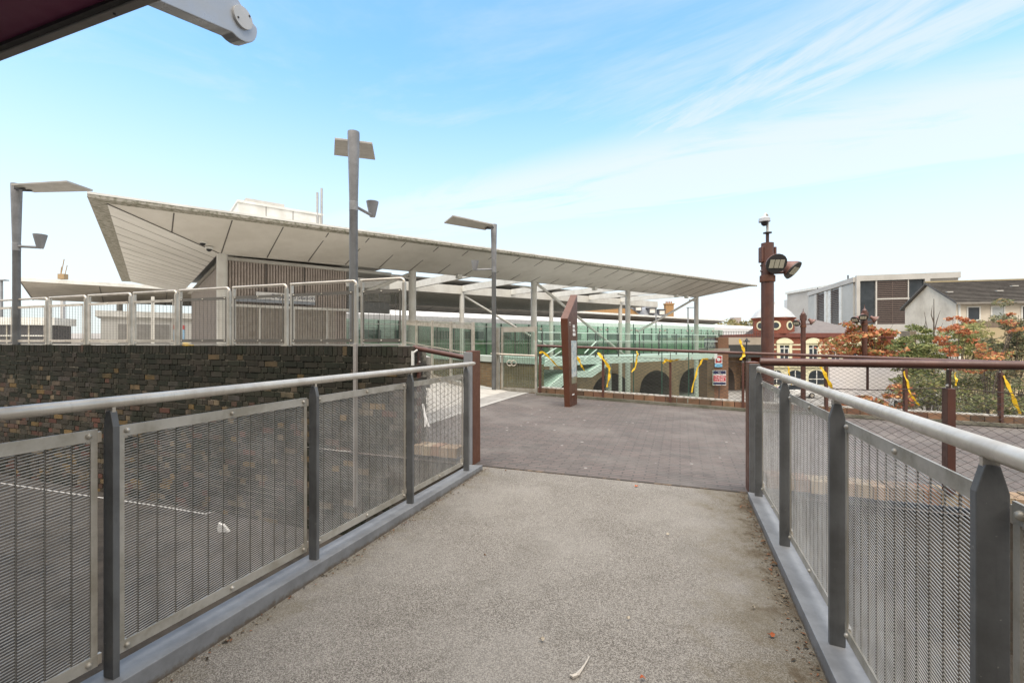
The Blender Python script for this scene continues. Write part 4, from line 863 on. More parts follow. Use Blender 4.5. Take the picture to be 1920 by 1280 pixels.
m = MB(); fbox(m, A, (1, 0), 0, w, za, zb_, 0, .04); m.build('board', M('board white', (.80, .80, .79), .5), r2)
navy = M('board navy', (.02, .03, .10), .5); redm = M('board red', (.62, .03, .05), .5)
m = MB(); fbox(m, A, (1, 0), .04, w-.04, za+H*.76, zb_-.04, .04, .05); m.build('header', navy, r2)
m = MB(); fbox(m, A, (1, 0), .04, w-.04, za+H*.26, za+H*.66, .04, .05); m.build('red_field', redm, r2)
m = MB(); fbox(m, A, (1, 0), .04, w-.04, za+H*.05, za+H*.20, .04, .05); m.build('footer', navy, r2)
wp = M('board lettering', (.82, .82, .82), .5)
for sx, z, sz in (('UNDER', .55, .30), ('OFFER', .36, .30)): text('lettering', sx, sz, (A.x+w/2, A.y-.052, za+H*z), (1, 0, 0), wp, r2, .002)
text('lettering', 'TEL', .18, (A.x+w/2, A.y-.052, za+H*.85), (1, 0, 0), wp, r2, .002)
MB().tube([(A.x+w*.5, A.y+.03, GZ), (A.x+w*.5, A.y+.03, za)], .04, 8).build('sign_post', dark, r2)
# railway bridge
r = thing('railway_bridge', V(29, 58, 0), 'low railway bridge with pale parapet and dark girder beyond the signs', 'bridge')
conc = M('weathered concrete', (.40, .38, .34), .8, 0, (.28, .26, .22), .5)
m = MB(); m.box((26.5, 62, 1.45), 11, 8, .95); m.build('parapet', M('brown-grey parapet', (.36, .31, .25), .8, 0, (.26, .22, .17), .4), r)
m = MB(); m.box((26.5, 62, .2), 10.8, 8.2, 1.56); m.build('girder', M('black girder', (.035, .035, .033), .6), r)
m = MB()
for i in range(30): m.box((22.3+i*.32, 58.05, 2.3), .03, .03, .8)
m.bar((22, 58.05, 2.62), (32, 58.05, 2.62), .04, .04); m.bar((22, 58.05, 2.05), (32, 58.05, 2.05), .04, .04); m.build('fence', dark, r)
for x in (25.2, 27.4, 29.4, 31.0): m = MB(); m.box((x, 60+(x % 1)*3, -2.9), .35, .35, 4.2); m.build('support', M('pale post', (.42, .42, .36), .7), r)
m = MB(); m.box((26.5, 67.5, -2.8), 10.6, .4, 4.4); m.build('back_wall', M('dark underpass wall', (.05, .055, .05), .8, 0, (.12, .11, .08), .5), r)
m = MB(); m.box((23.6, 62, -2.9), .9, 8.2, 4.2); m.build('abutment', red_b, r)
ul = thing('street_lamp', P(1400, 0, 50), 'thin black lantern post in front of the railway bridge', 'street lamp'); p = P(1400, 0, 50)
MB().lathe((p.x, p.y, GZ), [(.12, 0), (.07, .6), (.06, zat(640, 50)-GZ)], 10).build('post', black, ul, True); m = MB(); m.box((p.x, p.y, zat(640, 50)), .5, .5, .12); m.lathe((p.x, p.y, zat(640, 50)+.06), [(.2, 0), (.05, .3)], 8); m.build('lantern', black, ul)
# the pub
cream = M('cream stucco', (.72, .68, .47), .7, 0, (.64, .60, .41), 1.5); prd = brick_mat('pub red brick', V(1, 0), (.27, .075, .045), (.21, .062, .04), (.24, .12, .085), .225, .08)
prd2 = M('dark red moulding', (.17, .055, .04), .8); slate = M('slate roof', (.13, .115, .11), .75, 0, (.17, .15, .14), 2)
r = thing('corner_pub', V(40, 60, GZ), 'red brick corner pub with cream window surrounds and domed turret', 'building'); A = V(32.5, 60); D1 = (1, 0)
sx_ = lambda px: (px-960)/F*60-32.5
m = MB(); fbox(m, A, D1, 0, 17.5, -1.75, 2.4, -12, 0); m.build('upper_wall', prd, r)
m = MB(); fbox(m, A, D1, -.05, 17.55, GZ, -1.77, -12.05, .08); m.build('ground_floor', cream, r)
m = MB(); fbox(m, A, D1, -.1, 17.6, 1.95, 2.5, -.01, .22); m.build('cornice', prd2, r); m = MB(); fbox(m, A, D1, -.12, 17.62, -1.98, -1.62, .085, .3); m.build('string_course', cream, r)
for z in (.30, .88, -.35, -1.25): 
    m = MB(); fbox(m, A, D1, -.01, 17.5, z, z+.17, .003, .03); m.build('stripe', cream, r)
for px in (1470, 1524, 1566, 1606, 1640):
    s = sx_(px); f = MB(); w_ = .98
    fbox(f, A, D1, s-w_, s-.62, -.95, 1.15, .03, .16); fbox(f, A, D1, s+.62, s+w_, -.95, 1.15, .03, .16); fbox(f, A, D1, s-1.08, s+1.08, 1.15, 1.38, .03, .26)
    arc = [V(A.x+s+q*1.05, A.y-.03, 1.38+.48*math.cos(q*math.pi/2)**.7) for q in [-1+2*k/12 for k in range(13)]]; f.prism(arc, (0, -.2, 0))
    fbox(f, A, D1, s-.62, s+.62, .88, 1.15, .03, .1); wd = f.build('window', cream, r)
    f = MB(); fbox(f, A, D1, s-.62, s+.62, -.95, .88, .002, .034); f.build('pane', glass_d, wd)
    f = MB(); fbox(f, A, D1, s-.06, s+.06, -.95, .88, .036, .075); fbox(f, A, D1, s-.62, s-.06, .44, .56, .036, .075); fbox(f, A, D1, s+.06, s+.62, .44, .56, .036, .075); fbox(f, A, D1, s-.62, s-.5, -.95, .44, .036, .07); fbox(f, A, D1, s+.5, s+.62, -.95, .44, .036, .07); f.build('sash', white, wd)
for px, hw in ((1455, .8), (1490, 1.0), (1530, 1.0), (1572, 1.0)):
    s = sx_(px); arc = [V(A.x+s+q*hw, A.y-.082, -3.1+.75*math.sqrt(1-q*q)) for q in [-1+2*k/12 for k in range(13)]]+[V(A.x+s+hw, A.y-.082, -4.2), V(A.x+s-hw, A.y-.082, -4.2)]
    f = MB(); f.prism(arc, (0, -.03, 0)); o = f.build('arched_window', glass_d, r); f = MB(); fbox(f, A, D1, s-.05, s+.05, -4.2, -2.4, .113, .15); fbox(f, A, D1, s-hw, s+hw, -3.55, -3.45, .151, .17); f.build('glazing_bar', white, o)
m = MB(); x0, x1 = A.x+2.9, A.x+14.6; 
m.add([(x0, 59.85, 2.5), (x1, 59.85, 2.5), (x1, 70, 2.5), (x0, 70, 2.5), (x0+.2, 64.5, 4.4), (x1-4.2, 64.5, 4.4)], [(0, 1, 5, 4), (1, 2, 5), (2, 3, 4, 5), (3, 0, 4), (3, 2, 1, 0)]); m.build('roof', slate, r)
tc_ = V(A.x+2.85, A.y+2.1, 0); 
m = MB(); m.lathe(tc_+UP*2.45, [(2.55, 0), (2.55, 1.9), (2.75, 1.92), (2.75, 2.12)], 8); m.build('turret', prd, r)
m = MB(); m.lathe(tc_+UP*4.58, [(2.75, 0), (2.6, .12), (2.15, .75), (1.55, 1.25), (.85, 1.62), (.3, 1.85), (.15, 2.2)], 16); m.build('dome', M('lead grey dome', (.44, .44, .43), .5, .1, (.36, .36, .355), 1.5), r, True)
MB().lathe(tc_+UP*6.65, [(.18, 0), (.06, .15), (.14, .3), (.05, .45), (.12, .6), (.03, .8), (.02, 1.2)], 8).build('finial', dark, r, True)
for k in range(8):
    th = math.pi/8*(2*k+1) ; nn_ = V(math.cos(math.pi/4*k+ math.pi/8), math.sin(math.pi/4*k+math.pi/8), 0); 
    a_ = UP.orthogonal().normalized(); dirs = [(a_*math.cos(2*math.pi*(k+.5)/8)+UP.cross(a_)*math.sin(2*math.pi*(k+.5)/8))]; nn_ = dirs[0]
    if nn_.y > .3: continue
    c = tc_+nn_*(2.55*math.cos(math.pi/8)+.005)+UP*3.5
    o = MB().lathe(c, [(.60, 0), (.60, .05), (.42, .08)], 20, nn_).build('round_window', cream, r); MB().lathe(c+nn_*.075, [(.40, 0), (.40, .01)], 18, nn_).build('pane', glass_d, o)
# concrete offices
cp_ = M('pale concrete', (.52, .50, .46), .7, 0, (.43, .41, .375), .12); cg = M('green grey panel', (.46, .455, .42), .6, 0, (.41, .405, .37), .2); ltim = M('dark louvre timber', (.13, .095, .08), .7)
r = thing('concrete_offices', V(60, 80, GZ), 'pale concrete office block with dark louvred window bays', 'building')
Cc = V(56.2, 75); Cl = V(63.6, 98); Cr = V(69.0, 70.9)
m = MB(); m.prism([(Cc.x, Cc.y, GZ), (Cr.x, Cr.y, GZ), (Cr.x+8, Cr.y+22, GZ), (Cl.x, Cl.y, GZ)], (0, 0, 11.75-GZ)); m.build('wall', cp_, r)
dR = (Cr-Cc).normalized()
def sR(px): t, _ = on_line(px, Cc, Cr); return t*(Cr-Cc).length
zR = lambda y: zat(y, 74)
m = MB(); fbox(m, Cc, dR, -.05, 13.5, 11.2, 12.1, -.2, .5); fbox(m, Cc, dR, -.05, .45, zR(608), 11.2, .0, .5); fbox(m, Cc, dR, sR(1731), sR(1741), zR(608), 11.2, .0, .5); fbox(m, Cc, dR, -.05, 13.5, zR(622), zR(608), .0, .5); m.build('frame', M('frame concrete', (.46, .45, .42), .7, 0, (.36, .35, .32), .25), r)
m = MB(); fbox(m, Cc, dR, .45, sR(1731), zR(608), 11.2, .0, .06); m.build('window', glass_d, r)
m = MB(); fbox(m, Cc, dR, sR(1640), sR(1642.5), zR(608), 11.2, .06, .4); fbox(m, Cc, dR, sR(1700), sR(1702), zR(608), 11.2, .06, .4); fbox(m, Cc, dR, sR(1642.6), sR(1699.9), zR(562), zR(559.5), .06, .38); m.build('mullion', cp_, r)
m = MB(); z = zR(607)
while z < 11.0: fbox(m, Cc, dR, sR(1643), sR(1699.5), z, z+.16, .1, .32); z += .30
m.build('louvre', ltim, r)
m = MB(); fbox(m, Cc, dR, sR(1671), sR(1672), zR(607), 11.1, .33, .36); m.build('louvre_post', ltim, r)
m = MB(); fbox(m, Cc, dR, sR(1702.5), sR(1731), zR(566), zR(560), .06, .2); m.build('spandrel', cg, r)
m = MB(); fbox(m, Cc, dR, .8, 13, GZ, zR(623), .0, .1); m.build('lower_wall', M('white render band', (.66, .66, .63), .7), r)
dL = (Cc-Cl).normalized(); LL = (Cc-Cl).length
def sL(px): t, _ = on_line(px, Cl, Cc); return t*LL
for a_, b_, mt, nm, o1 in ((1518, 1529, cg, 'end_panel', .25), (1529.5, 1534, cp_, 'fin', .3), (1548.5, 1553, white, 'fin', .3), (1553.5, 1560, white, 'fin', .2), (1576.5, 1581.5, white, 'fin', .3), (1582, 1603, cg, 'panel', .25)):
    m = MB(); fbox(m, Cl, dL, sL(a_), sL(b_), 4.2, 11.0, .0, o1); m.build(nm, mt, r)
for a_, b_ in ((1534.2, 1548.3), (1560.2, 1576.3)):
    m = MB(); fbox(m, Cl, dL, sL(a_), sL(b_), 4.2, 11.0, .0, .05); m.build('window', glass_d, r); m = MB(); z = 4.3
    while z < 10.9: fbox(m, Cl, dL, sL(a_)+.1, sL(b_)-.1, z, z+.16, .08, .3); z += .33
    m.build('louvre', ltim, r)
m = MB(); fbox(m, Cl, dL, -.1, LL+.1, 11.1, 11.9, -.2, .4); m.build('roof_edge', cp_, r); m = MB(); fbox(m, Cl, dL, sL(1550), LL+.3, 3.2, 4.1, .05, .5); m.build('base_band', white, r)
for px, y in ((1590, 521), (1533, 544)): p = P(px, y, 84 if px > 1560 else 95); MB().lathe(p-UP*.6, [(.12, 0), (.12, 1.1)], 8).build('vent_pipe', dark, r)
r = thing('office_wing', V(80, 90, GZ), 'pale flat-roofed wing behind the gabled house', 'building'); m = MB(); m.box((84, 100, 4.), 36, 20, 17.4); m.build('wall', cp_, r); m = MB(); m.box((84, 100, 12.95), 36.6, 20.6, .5); m.build('roof_edge', white, r)
for i in range(3): p = P(1757+i*9, 0, 92); m = MB(); m.bar((p.x-.35, p.y, 13.2), (p.x-.35, p.y, 14.6), .06, .06, V(0, 1, 0)); m.bar((p.x+.3, p.y, 13.2), (p.x+.3, p.y, 14.6), .06, .06, V(0, 1, 0)); m.bar((p.x-.3, p.y, 14.5), (p.x+.3, p.y, 14.5), .06, .06); m.build('roof_rail', steel_dull, r)
r = thing('white_block', P(1500, 620, 120), 'distant white clad block just right of the turret dome', 'building'); p = P(1502, 0, 125); m = MB(); m.box((p.x+.6, p.y, 4), 5.6, 8, 18.); m.build('wall', M('white cladding', (.66, .67, .67), .6), r)
for i in range(6): m = MB(); m.box((p.x+.6, p.y-4.01, 3+i*1.6), 5.62, .04, .12); m.build('joint', M('pale joint', (.5, .5, .5), .7), r)
m = MB(); m.box((p.x+1, p.y, 13.2), 2.4, 3, .5); m.build('roof_unit', grey_lt, r)
# gabled house
hw_ = M('stained cream render', (.76, .69, .57), .85, 0, (.52, .46, .37), .45, lo=.38, hi=.72); tile = M('grey tiles', (.135, .125, .115), .8, 0, (.085, .08, .075), 1.6)
r = thing('gabled_house', V(38, 40, GZ), 'cream rendered gabled house with grey tiled roof at right', 'house')
Ga, Gb = V(38.9, 45.4), V(36.8, 38.0); dG = (Gb-Ga).normalized(); dF = V(.962, -.272); ze, za_ = 4.67, 6.55; mid = (Ga+Gb)/2
m = MB(); m.prism([(Ga.x, Ga.y, GZ), (Gb.x, Gb.y, GZ), (Gb.x, Gb.y, ze), (mid.x, mid.y, za_), (Ga.x, Ga.y, ze)], dF.to_3d()*14); m.build('wall', hw_, r)
ov = dF.to_3d()*-.25; e = (mid-Gb).to_3d().normalized()*-.35; th = UP*.16
for (q, sg) in ((Gb, 1), (Ga, -1)):
    ee = (q-mid).to_3d().normalized()*.4; base = V(q.x, q.y, ze)+ee-UP*.19; rid = V(mid.x, mid.y, za_)
    m = MB(); m.prism([base+ov+UP*.03, rid+ov+UP*.03, rid+ov+UP*.2, base+ov+UP*.2], dF.to_3d()*14.6); m.build('roof', tile, r)
    if sg > 0:
        m = MB(); nr = 15
        for i in range(nr): a_ = lerp(base, rid, (i+.5)/nr)+UP*.215+ov; m.bar(a_, a_+dF.to_3d()*14.5, .28, .045, UP)
        m.build('tile_rows', tile, r)
        m = MB(); m.bar(base+ov-V(0, .06, -.03), base+ov+dF.to_3d()*14.6-V(0, .06, -.03), .12, .12); m.build('gutter', M('gutter grey', (.25, .23, .2), .6), r)
m = MB(); m.bar(V(mid.x, mid.y, za_+.24)+ov, V(mid.x, mid.y, za_+.24)+ov+dF.to_3d()*14.6, .25, .12); m.build('ridge', M('ochre ridge', (.33, .27, .15), .8), r)
def sF(px): t, _ = on_line(px, Gb, Gb+dF); return t
for p0_, p1_ in ((1812, 1838), (1857, 1884), (1914, 1940)):
    s0, s1 = sF(p0_), sF(p1_); z0, zz1 = zat(601, 37.4), zat(574, 37.4); f = MB()
    for q in ((s0, s0+.09, z0, zz1), (s1-.09, s1, z0, zz1), (s0+.09, s1-.09, z0, z0+.1), (s0+.09, s1-.09, zz1-.08, zz1)): fbox(f, Gb, dF, *q, .0, .07)
    wd = f.build('window', white, r); f = MB(); fbox(f, Gb, dF, s0+.09, s1-.09, z0+.1, zz1-.08, .005, .02); f.build('pane', glass_d if p0_ != 1857 else M('blind behind glass', (.45, .48, .47), .2), wd)
m = MB(); fbox(m, Gb, dF, sF(1800), 6, zat(614, 37.4), zat(602, 37.4), .005, .04); m.build('brick_band', M('brown band', (.23, .18, .13), .85, 0, (.17, .13, .10), 2), r)
m = MB(); fbox(m, Gb, dF, sF(1800), 6, GZ, zat(614.2, 37.4), .002, .03); m.build('lower_wall', M('ochre render', (.50, .41, .25), .85, 0, (.42, .34, .21), .8), r)
s = sF(1797); MB().tube([V(Gb.x, Gb.y, 0)+dF.to_3d()*s+V(0, -.1, 4.75), V(Gb.x, Gb.y, 0)+dF.to_3d()*s+V(0, -.1, GZ)], .075, 8).build('downpipe', white, r, True)
m = MB(); fbox(m, Ga, dG, .2, 1.9, GZ, 2.4, .0, .5); m.build('buttress', M('brown buttress', (.27, .22, .16), .85, 0, (.18, .15, .11), 1), r)
for s_, v_ in ((6.6, .35), (8.2, .6), (3.2, .35)):
    c = lerp(V(Gb.x, Gb.y, ze), V(mid.x, mid.y, za_), v_)+dF.to_3d()*(s_-3)+UP*.24; m = MB(); m.box(c+V(0, -.05, .04), .42, .3, .10, dF); m.build('roof_vent', M('pale vent', (.42, .41, .38), .7), r)
# hoarding, cars
r = thing('hoarding', P(1620, 720, 24), 'large plain pale hoarding board beyond the railing, left of the green trees', 'hoarding'); A = P(1554, 0, 24.5)
m = MB(); fbox(m, A, (1, -.06), 0, 3.68, zat(752, 24), zat(688, 24), 0, .08); m.build('board', M('pale grey board', (.70, .66, .64), .6, 0, (.62, .60, .61), .5), r)
for s in (.2, 1.9, 3.4): m = MB(); fbox(m, A, (1, -.06), s, s+.1, GZ, zat(690, 24), -.11, -.01); m.build('leg', dark, r)
def car(x, y, ang, col, label):
    r = thing('parked_car', (x, y, GZ+.01), label, 'car', 'cars parked in the street by the pub'); d = V(math.cos(ang), math.sin(ang), 0); n = V(-d.y, d.x, 0); o = V(x, y, GZ+.01)
    def Q(s, z, w): return o+d*s+n*w+UP*z
    pr = [(-2.1, .35), (-2.15, .75), (-1.95, .95), (1.0, 1.0), (1.9, .86), (2.12, .62), (2.1, .35)]
    m = MB(); m.prism([Q(s, z, -.86) for s, z in pr], n*1.72); m.build('body', M('car paint', col, .25, 0, spec=.7, var=.05), r, False, .05)
    cb = [(-1.75, .96), (-1.3, 1.44), (.25, 1.47), (1.0, .99)]; m = MB(); m.prism([Q(s, z, -.72) for s, z in cb], n*1.44); m.build('cabin', glass_d, r, False, .03)
    m = MB(); m.prism([Q(-1.3, 1.43, -.70), Q(.25, 1.46, -.70), Q(.20, 1.51, -.66), Q(-1.25, 1.49, -.66)], n*1.38); m.build('roof', M('car roof', col, .25, var=.05), r)
    for s in (-1.3, 1.3):
        for w in (-.80, .80):
            wh = MB().lathe(Q(s, .32, w-.09*(1 if w > 0 else 1)), [(.30, 0), (.32, .03), (.32, .15), (.30, .18)], 16, n).build('wheel', black, r, True); MB().lathe(Q(s, .32, w-.1), [(.19, 0), (.19, .2)], 10, n).build('rim', steel, wh)
    for w in (-.6, .6): m = MB(); m.box(Q(2.09, .68, w), .06, .3, .13, d); m.build('headlight', white, r); m = MB(); m.box(Q(-2.13, .76, w), .05, .25, .14, d); m.build('tail_light', redm, r)
car(34.6, 55.6, .05, (.72, .72, .72), 'white parked car nearest the pub turret'); car(40.0, 54.6, 3.2, (.68, .69, .70), 'white parked car behind the left edge of the pale hoarding')
car(37.4, 50.5, .1, (.05, .055, .06), 'dark parked car in front of the white ones'); car(32.4, 52.4, .02, (.70, .70, .68), 'white parked car by the foot of the tall brown pole')
# houses beyond the canopy
r = thing('brick_house', V(16, 85, GZ), 'orange brick gable house with slate roof, dormers and chimney beyond the canopy', 'house')
ob = brick_mat('amber brick', V(1, 0), (.42, .24, .10), (.36, .20, .085), (.36, .25, .14), .225, .08)
p0, p1, pa = P(1096, 585, 80), P(1206, 594, 80), P(1150, 567, 80)
m = MB(); m.prism([(p0.x, 80, GZ), (p1.x, 80, GZ), (p1.x, 80, p1.z), (P(1168, 0, 80).x, 80, zat(568, 80)), (P(1118, 0, 80).x, 80, zat(569, 80)), (p0.x, 80, p0.z)], (0, 9, 0)); m.build('gable_wall', ob, r)
q0, q1 = P(1160, 568, 79.8), P(1255, 595, 79.8)
m = MB(); m.add([P(1168, 567, 79.9), P(1206, 594, 79.9), P(1262, 600, 84), P(1216, 572, 86)], [(0, 1, 2, 3)]); m.add([P(1168, 567, 80.2), P(1216, 572, 86.3), P(1190, 580, 95), P(1150, 575, 92)], [(0, 1, 2, 3)]); rf = m.build('roof', M('blue slate', (.19, .20, .22), .6, 0, (.24, .25, .27), 1), r)
for px, py, d in ((1196, 577, 80), (1222, 582, 81.5), (1240, 585, 83)):
    p = P(px, py, d); f = MB(); f.box(p+V(0, .6, -.1), 1.2, 2, 1.0); f.box(p+V(0, .5, .46), 1.5, 2.2, .1); w_ = f.build('dormer', M('dormer lead', (.13, .13, .14), .6), r); f = MB(); f.box(p+V(0, -.41, -.1), .9, .04, .7); f.build('window', white, w_)
p = P(1254, 575, 88); m = MB(); m.box((p.x, 88, 4.9), 1.5, 1.2, 7.2); m.box((p.x, 88, 8.55), 1.75, 1.4, .25); 
c_ = m.build('chimney', ob, r)
for i in range(4): MB().lathe((p.x-.5+i*.33, 88, 8.68), [(.13, 0), (.11, .4)], 8).build('chimney_pot', M('terracotta', (.34, .16, .09), .8), c_)
m = MB(); m.box((p.x+.4, 88, 3.), 2.6, 3, 5); m.build('side_wall', ob, r)
# crane, tower block
r = thing('tower_crane', P(118, 520, 300), 'distant tan tower crane head above the low canopy at left', 'crane'); tan = M('crane tan', (.42, .30, .17), .7)
p = P(118, 523, 300); m = MB(); m.box(p+V(0, 0, 1.5), 4.2, 3, 3.4); m.build('cab', tan, r); m = MB(); m.box((p.x, p.y, p.z/2-2), 1.8, 1.8, p.z); m.build('mast', M('faded mast', (.55, .55, .54), .7), r)
m = MB(); m.bar(p+V(-1.2, 0, 3), p+V(.8, 0, 13), .35, .35); m.bar(p+V(1.4, 0, 3), p+V(2.8, 0, 9), .3, .3); m.bar(p+V(-1.5, 0, 3), p+V(-1.0, 0, 8), .3, .3); m.build('jib', tan, r)
r = thing('tower_block', P(1379, 620, 320), 'hazy distant tower block above the railway bridge', 'building'); p = P(1379, 0, 320); m = MB(); m.box((p.x, p.y, 6.5), 5.2, 6, 23); m.build('wall', M('hazy brick', (.42, .36, .33), .8), r)
for i in range(5): m = MB(); m.box((p.x, p.y-3.02, 4+i*2.4), 4.4, .06, .8); m.build('window_band', M('hazy glass', (.28, .30, .33), .4), r)
r = thing('tower_crane', P(1520, 543, 260), 'faint thin crane jib left of the concrete offices', 'crane'); p = P(1505, 543, 260); m = MB(); m.bar(p, P(1538, 541, 260), .5, .5); m.build('jib', M('faint jib', (.5, .55, .6), .6), r); q = P(1536, 541, 260); m = MB(); m.box((q.x, q.y, q.z/2-2.5), 1, 1, q.z+5); m.build('mast', M('faint mast', (.5, .55, .6), .6), r)
# ------------------------------------------------------------------ trees
def leaves(mb, c, rad, n, size, cols, flat=.45, rr=None):
    rr = rr or rnd
    for _ in range(n):
        while True:
            q = V(rr.uniform(-1, 1), rr.uniform(-1, 1), rr.uniform(-1, 1))
            if .15 < q.length < 1: break
        p = c+V(q.x*rad[0], q.y*rad[1], q.z*rad[2]); sz = size*rr.uniform(.6, 1.35)
        a = V(rr.gauss(0, 1), rr.gauss(0, 1), rr.gauss(0, .6)).normalized(); b_ = a.cross(V(rr.gauss(0, 1), rr.gauss(0, 1), rr.gauss(0, 1))).normalized()
        k = rr.uniform(.65, 1.25); cc = rr.choice(cols); mb.cur = tuple(min(.9, x*k) for x in cc)
        mb.add([p-a*sz*.5, p+b_*sz*flat*.5, p+a*sz*.5, p-b_*sz*flat*.5], [(0, 1, 2, 3)])
leaf_m = attr_mat('leaf', .6, .3); bark = M('bark', (.11, .085, .065), .9, 0, (.07, .055, .045), 6)
def tree(name, x, y, label, cat, tips, clump, cols, size, n, flat=.5, trunk=.07, fork=None, grp=None):
    r = thing(name, (x, y, GZ), label, cat, grp); zf_ = fork if fork is not None else min(t[2] for t in tips)-.6
    m = MB(); m.tube([(x, y, GZ-.05), (x+.04, y, (GZ+zf_)/2), (x, y, zf_), V(x, y, zf_)+V(.05, 0, .8)], [trunk*1.5, trunk*1.1, trunk*.9, trunk*.5], 8); tk = m.build('trunk', bark, r, True)
    m = MB()
    for (tx, ty, tz) in tips:
        b0_ = V(x, y, zf_+rnd.uniform(-.8, .5)); mid_ = lerp(b0_, V(tx, ty, tz), .55)+V(0, 0, .15); m.tube([b0_, mid_, V(tx, ty, tz)], [trunk*.45, trunk*.28, trunk*.1], 5)
        for k in range(3): e = V(tx, ty, tz)+V(rnd.uniform(-1, 1)*clump, rnd.uniform(-1, 1)*clump, rnd.uniform(-.3, 1)*clump*.8); m.tube([mid_, lerp(mid_, e, .6)+V(0, 0, .1), e], [trunk*.2, trunk*.12, .006], 4)
    m.build('limbs', bark, r, True)
    m = MB(); per = max(8, n//len(tips))
    for (tx, ty, tz) in tips:
        f = rnd.uniform(.75, 1.35)
        for k in range(5):
            c = V(tx, ty, tz)+V(rnd.gauss(0, .75), rnd.gauss(0, .75), rnd.gauss(0, .55))*clump; leaves(m, c, (clump*.8*f, clump*.8*f, clump*.34*f), int(per*.42), size, cols, flat)
    m.cur = None; m.build('crown', leaf_m, r); return r
OR = [(.52, .20, .09), (.58, .27, .12), (.46, .16, .08), (.55, .31, .13), (.38, .13, .08), (.34, .29, .11), (.26, .26, .10)]
GR = [(.21, .25, .09), (.16, .20, .075), (.29, .31, .12), (.11, .14, .055), (.36, .35, .15)]
GY = [(.26, .28, .10), (.34, .33, .13), (.19, .22, .08), (.40, .36, .15)]
OL = [(.23, .24, .13), (.17, .19, .11), (.32, .31, .18), (.13, .14, .085), (.34, .25, .13)]
def tips(pxs, d, jit=.6): 
    out = []
    for px, py in pxs: q = P(px, py, d+rnd.uniform(-jit, jit)); out.append((q.x, q.y, q.z))
    return out
d = 27.0; p = P(1640, 0, d)
tree('maple_tree', p.x, p.y, 'orange-leaved autumn tree in front of the red brick pub', 'tree', tips([(1585, 632), (1608, 624), (1640, 628), (1662, 640), (1655, 660), (1630, 655), (1670, 682), (1612, 672), (1590, 655), (1640, 690), (1690, 676), (1600, 690), (1572, 645), (1655, 622), (1620, 635), (1680, 655), (1645, 672), (1595, 672)], d), .58, OR, .22, 2300, .62, .09, -1.2, None)
p = P(1640, 0, 15); tree('maple_tree', p.x, p.y, 'low orange-leaved shrub tree below the pale hoarding', 'tree', tips([(1600, 765), (1630, 760), (1660, 765), (1690, 755), (1615, 780), (1650, 785), (1685, 730), (1700, 775)], 15), .26, OR, .13, 900, .62, .04, -2.2)
bam = 'green trees beyond the far railing'
p = P(1740, 0, 22); tree('birch_tree', p.x, p.y, 'bushy green tree just right of the orange tree', 'tree', tips([(1705, 640), (1728, 634), (1752, 650), (1700, 660), (1740, 660), (1765, 672), (1725, 680), (1755, 695), (1700, 700), (1715, 722), (1750, 730)], 22), .48, GR, .17, 3800, .36, .07, -2.2, bam)
p = P(1808, 0, 20); tree('birch_tree', p.x, p.y, 'mid green willowy tree below the first house window', 'tree', tips([(1792, 640), (1812, 622), (1832, 630), (1780, 660), (1815, 655), (1842, 648), (1795, 680), (1830, 675), (1850, 700), (1780, 720), (1815, 735), (1845, 745)], 20), .50, GY, .15, 3600, .3, .06, -2.2, bam)
p = P(1890, 0, 15.5); tree('birch_tree', p.x, p.y, 'tall olive green tree at the right edge of the photo', 'tree', tips([(1868, 650), (1892, 622), (1914, 598), (1930, 620), (1880, 668), (1905, 650), (1870, 700), (1900, 700), (1925, 690), (1880, 735), (1910, 745), (1860, 740), (1935, 740), (1950, 660)], 15.5), .42, OL, .13, 4000, .3, .06, -2.4, bam)
p = P(1775, 0, 16.5); tree('grey_willow', p.x, p.y, 'grey-green shrub with pale stems behind the thick brown post', 'shrub', tips([(1725, 735), (1750, 715), (1780, 705), (1805, 730), (1835, 725), (1760, 760), (1795, 765), (1720, 770), (1830, 770), (1740, 790), (1700, 745)], 16.5), .40, OL+GR, .12, 3600, .3, .04, -3.2)
p = P(1868, 0, 13.5); tree('grey_willow', p.x, p.y, 'dense olive shrub low behind the railing at far right', 'shrub', tips([(1850, 765), (1880, 760), (1910, 770), (1860, 795), (1900, 800), (1930, 780), (1840, 790), (1935, 745)], 13.5), .36, OL+GR, .11, 3000, .3, .04, -2.6)
p = P(1790, 0, 18); tree('maple_sapling', p.x, p.y, 'young tree with sparse orange leaves between the green trees', 'tree', tips([(1770, 640), (1778, 615), (1800, 598), (1812, 625), (1785, 660), (1790, 690)], 18), .24, OR[:3]+[(.40, .14, .06)], .13, 420, .6, .04, -1)
p = P(1852, 0, 14); tree('maple_sapling', p.x, p.y, 'small tree with bright orange leaf tufts near the right edge', 'tree', tips([(1838, 655), (1845, 668), (1850, 672), (1835, 680), (1862, 662), (1880, 662), (1902, 612), (1897, 604), (1846, 690)], 14), .17, OR, .11, 420, .6, .035, -1)
p = P(1751, 0, 24)
r = thing('bare_sapling', (p.x, p.y, GZ), 'thin bare sapling standing out against the cream gable wall', 'tree'); m = MB()
m.tube([(p.x, p.y, GZ), (p.x, p.y, zat(650, 24)), (p.x, p.y, zat(560, 24))], [.06, .045, .012], 6); m.build('trunk', bark, r, True)
for (x1, y1, x2, y2, x3, y3) in ((1751, 655, 1740, 622, 1733, 585), (1751, 625, 1757, 600, 1763, 582), (1751, 645, 1760, 625, 1768, 605), (1751, 605, 1746, 590, 1748, 572), (1740, 622, 1734, 610, 1736, 600)):
    MB().tube([P(x1, y1, 24), P(x2, y2, 24), P(x3, y3, 24)], [.03, .02, .006], 5).build('branch', bark, r, True)
m = MB(); ft = random.Random(3)
